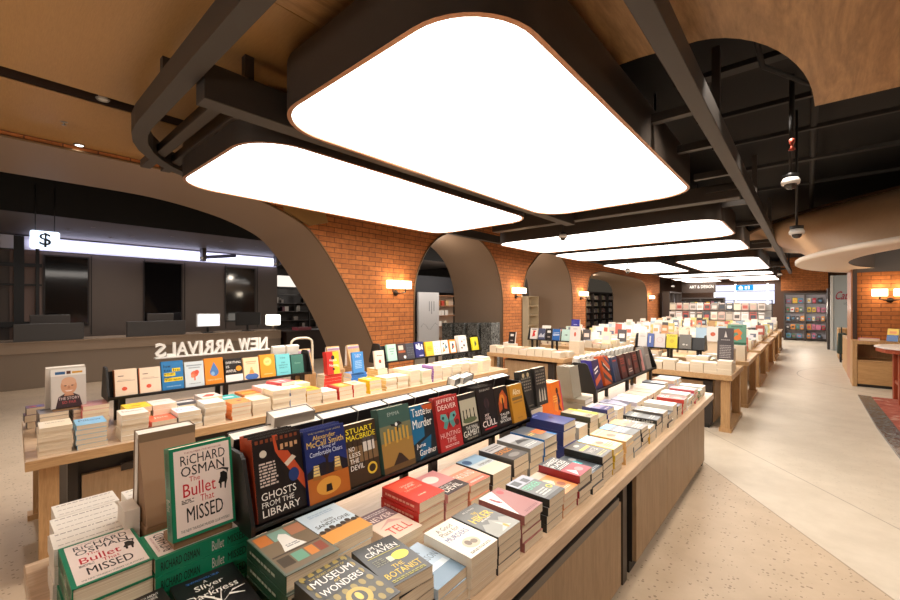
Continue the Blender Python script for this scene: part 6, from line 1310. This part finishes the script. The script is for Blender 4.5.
# magazines, face out
MC = [(222, 206, 196), (180, 84, 74), (90, 80, 76), (226, 214, 190), (190, 176, 160), (236, 230, 226), (150, 140, 130), (60, 66, 76), (206, 170, 156)]
proto = None
for k, (z, h_) in enumerate(((1.0, .36), (1.44, .34))):
    for i in range(13):
        x = -5.0 + .29 * i
        c = MC[(i * 5 + k * 3) % 9]
        o = MB().box(-.125, 0, 0, .125, .008, h_).build('magazine', flat(c, 0.4), None, (x, 22.205 + .1 * k, z + .001))
        o.rotation_euler = (-.12, 0, 0)
        MB().box(-.09, -.002, h_ * .2, .09, -.0005, h_ * .62).build('cover_picture', flat(MC[(i * 7 + k + 2) % 9], 0.4), o)
        MB().box(-.10, -.002, h_ * .8, .10, -.0005, h_ * .92).build('masthead', flat(MC[(i * 3 + k + 5) % 9], 0.4), o)
        tag(o, 'face-out magazine in the %s row of the far magazine rack' % ('lower', 'upper')[k], 'magazine', 'magazines in the %s row' % ('lower', 'upper')[k])
# things on the oak cabinet
design('gbox', HB, 'x', (236, 200, 60), [R(0, 0, 1, .5, (70, 110, 170)), R(.2, .6, .8, .8, (230, 150, 60))], dims=(.17, .26), t=.04)
design('gbox2', HB, 'x', (226, 220, 206), [R(.15, .3, .85, .7, (70, 80, 130))], dims=(.16, .23), t=.05)
design('gbox3', HB, 'x', (206, 120, 150), [R(.1, .2, .9, .8, (226, 190, 206))], dims=(.3, .2), t=.05)
stand('gbox', 1.28, 12.0, .932, 'yellow and blue hardback leaning on the oak cabinet across the aisle', face='-y', lean=.25, yaw=-.5)
stand('gbox2', 1.42, 12.1, .932, 'white and navy hardback leaning beside the yellow one on the oak cabinet', face='-y', lean=.3, yaw=-.6)
put('gbox3', Matrix.Translation((.95, 12.1, .932)), 'pink boxed book lying on the oak cabinet across the aisle')

# ------------------------------------------------------------------ light
def spot(loc, target, power, angle, col=(1.0, .92, .82), r=.04, blend=.5):
    l = bpy.data.lights.new('spot', 'SPOT'); l.energy = power; l.spot_size = math.radians(angle); l.spot_blend = blend; l.color = col; l.shadow_soft_size = r
    o = bpy.data.objects.new('spot_light', l); COL.objects.link(o); o.location = loc
    o.rotation_euler = (Vector(target) - Vector(loc)).to_track_quat('-Z', 'Y').to_euler()
def point(loc, power, col, r=.05):
    l = bpy.data.lights.new('glow', 'POINT'); l.energy = power; l.color = col; l.shadow_soft_size = r
    o = bpy.data.objects.new('lamp_and_fill_glow', l); COL.objects.link(o); o.location = loc
WC = (1.0, .70, .40)
for loc, rz in WARM:
    out = Vector((-math.sin(rz), math.cos(rz), 0))
    al = Vector((math.cos(rz), math.sin(rz), 0))
    for s in (-1, 1):
        p = Vector(loc) + out * .11 + al * (.16 * s)
        point(p + Vector((0, 0, .13)), 1.7, WC, .04); point(p - Vector((0, 0, .13)), .8, WC, .04)
# track spots from the ceiling void along the aisle and over the far tables
for y, x, tx in ((3.6, -.4, -1.1), (5.2, -.3, .2), (7.3, -.75, .1), (10.0, -.8, .1), (13.5, -.8, 0.0), (17, -.8, 0.0)):
    spot((x, y, 3.7), (tx, y + .3, 0), 70, 75)
for y in (.5, 1.3, 2.1, 2.9, 3.7, 4.6): spot((-.6, y, 3.09), (-1.42, y - .1, 1.0), 26, 62, (1.0, .90, .78))  # spots without fixtures, added along the rail to brighten the rack covers
for y in (1.2, 2.2, 3.2, 4.3, 5.3): spot((-2.95, y, 2.97), (-4.0, y - .3, .95), 26, 66, (1.0, .90, .78))  # the same added spots under the middle beam, for the wall-side racks
spot((-6.9, .3, 3.32), (-6.8, .3, 0), 150, 95, (1.0, .96, .92), .05, .8)  # unseen spot under the arch, added to brighten the floor there
spot((-4.9, .5, 3.38), (-4.3, 1.6, .9), 30, 70)
for x, y in cash_spots: spot((x, y, 3.22), (x, y, 0), 20, 150, (1.0, .9, .82), .05, 1.0)
for x, y in ((.9, 1.2), (.9, 2.6), (.9, 4.0)): spot((x, y, 3.36 if y < 4.5 else 3.7), (-.8, y + .2, .6), 45, 80, (1.0, .95, .88), .06, 1.0)  # unseen fill spots, added to brighten the table's aisle side
point((-3.6, -1.9, 2.3), 50, (1.0, .93, .84), .35); point((.9, -1.7, 2.4), 40, (1.0, .93, .84), .35)  # unseen fill points behind the camera, added to lift the oak ceiling
for y in (7.4, 11.6, 17.0): point((-6.9, y, 2.9), 10, (1, .86, .72), .1)  # bare points added inside the arches to brighten the reveals
spot((-8.8, 2.0, 3.9), (-9.0, 2.0, 0), 60, 130, (1, .9, .8), .08, 1.0)  # unseen spot added to brighten the space behind the first arch
for y in (9.6, 11.5): point((-9.2, y, 2.5), 26, (1.0, .9, .8), .1)  # bare points added to brighten the poster board and its shelf
point((-13.9, 8.6, 2.0), 10, (1.0, .92, .85), .1)
point((-8.2, 11.5, 3.0), 10, (1, .9, .8), .1)
point((-8.6, 21.5, 3.0), 40, (1, .85, .7), .1)
point((1.6, 8.2, 2.75), 22, (1.0, .86, .70), .2)
point((1.7, 11.2, 2.4), 14, (1.0, .84, .64), .15)
point((1.2, 17.5, 2.6), 30, (1.0, .9, .8), .2)
point((-.1, 23.2, 1.6), 34, (1.0, .88, .75), .2)  # bare point added to brighten the bookcase closing the aisle
point((2.4, 6.0, 3.2), 30, (1.0, .84, .64), .3)
W = bpy.data.worlds.new('dim_air'); SC.world = W; W.use_nodes = True
W.node_tree.nodes['Background'].inputs[0].default_value = (1.0, .82, .62, 1); W.node_tree.nodes['Background'].inputs[1].default_value = 0.03

# ------------------------------------------------------------------ camera and view
cam = bpy.data.cameras.new('camera'); co = bpy.data.objects.new('camera', cam); COL.objects.link(co)
cam.sensor_width = 36.0; cam.lens = 410.0 / 900.0 * 36.0; cam.shift_y = 5.0 / 900.0; cam.clip_start = 0.05; cam.clip_end = 200
co.location = (0, 0, 1.67); co.rotation_euler = (PI / 2, 0, math.atan(358.0 / 410.0))
SC.camera = co
vs_ = SC.view_settings
vs_.view_transform = 'Standard'; vs_.look = 'None'; vs_.exposure = 0.85; vs_.gamma = 1.0; vs_.use_curve_mapping = False
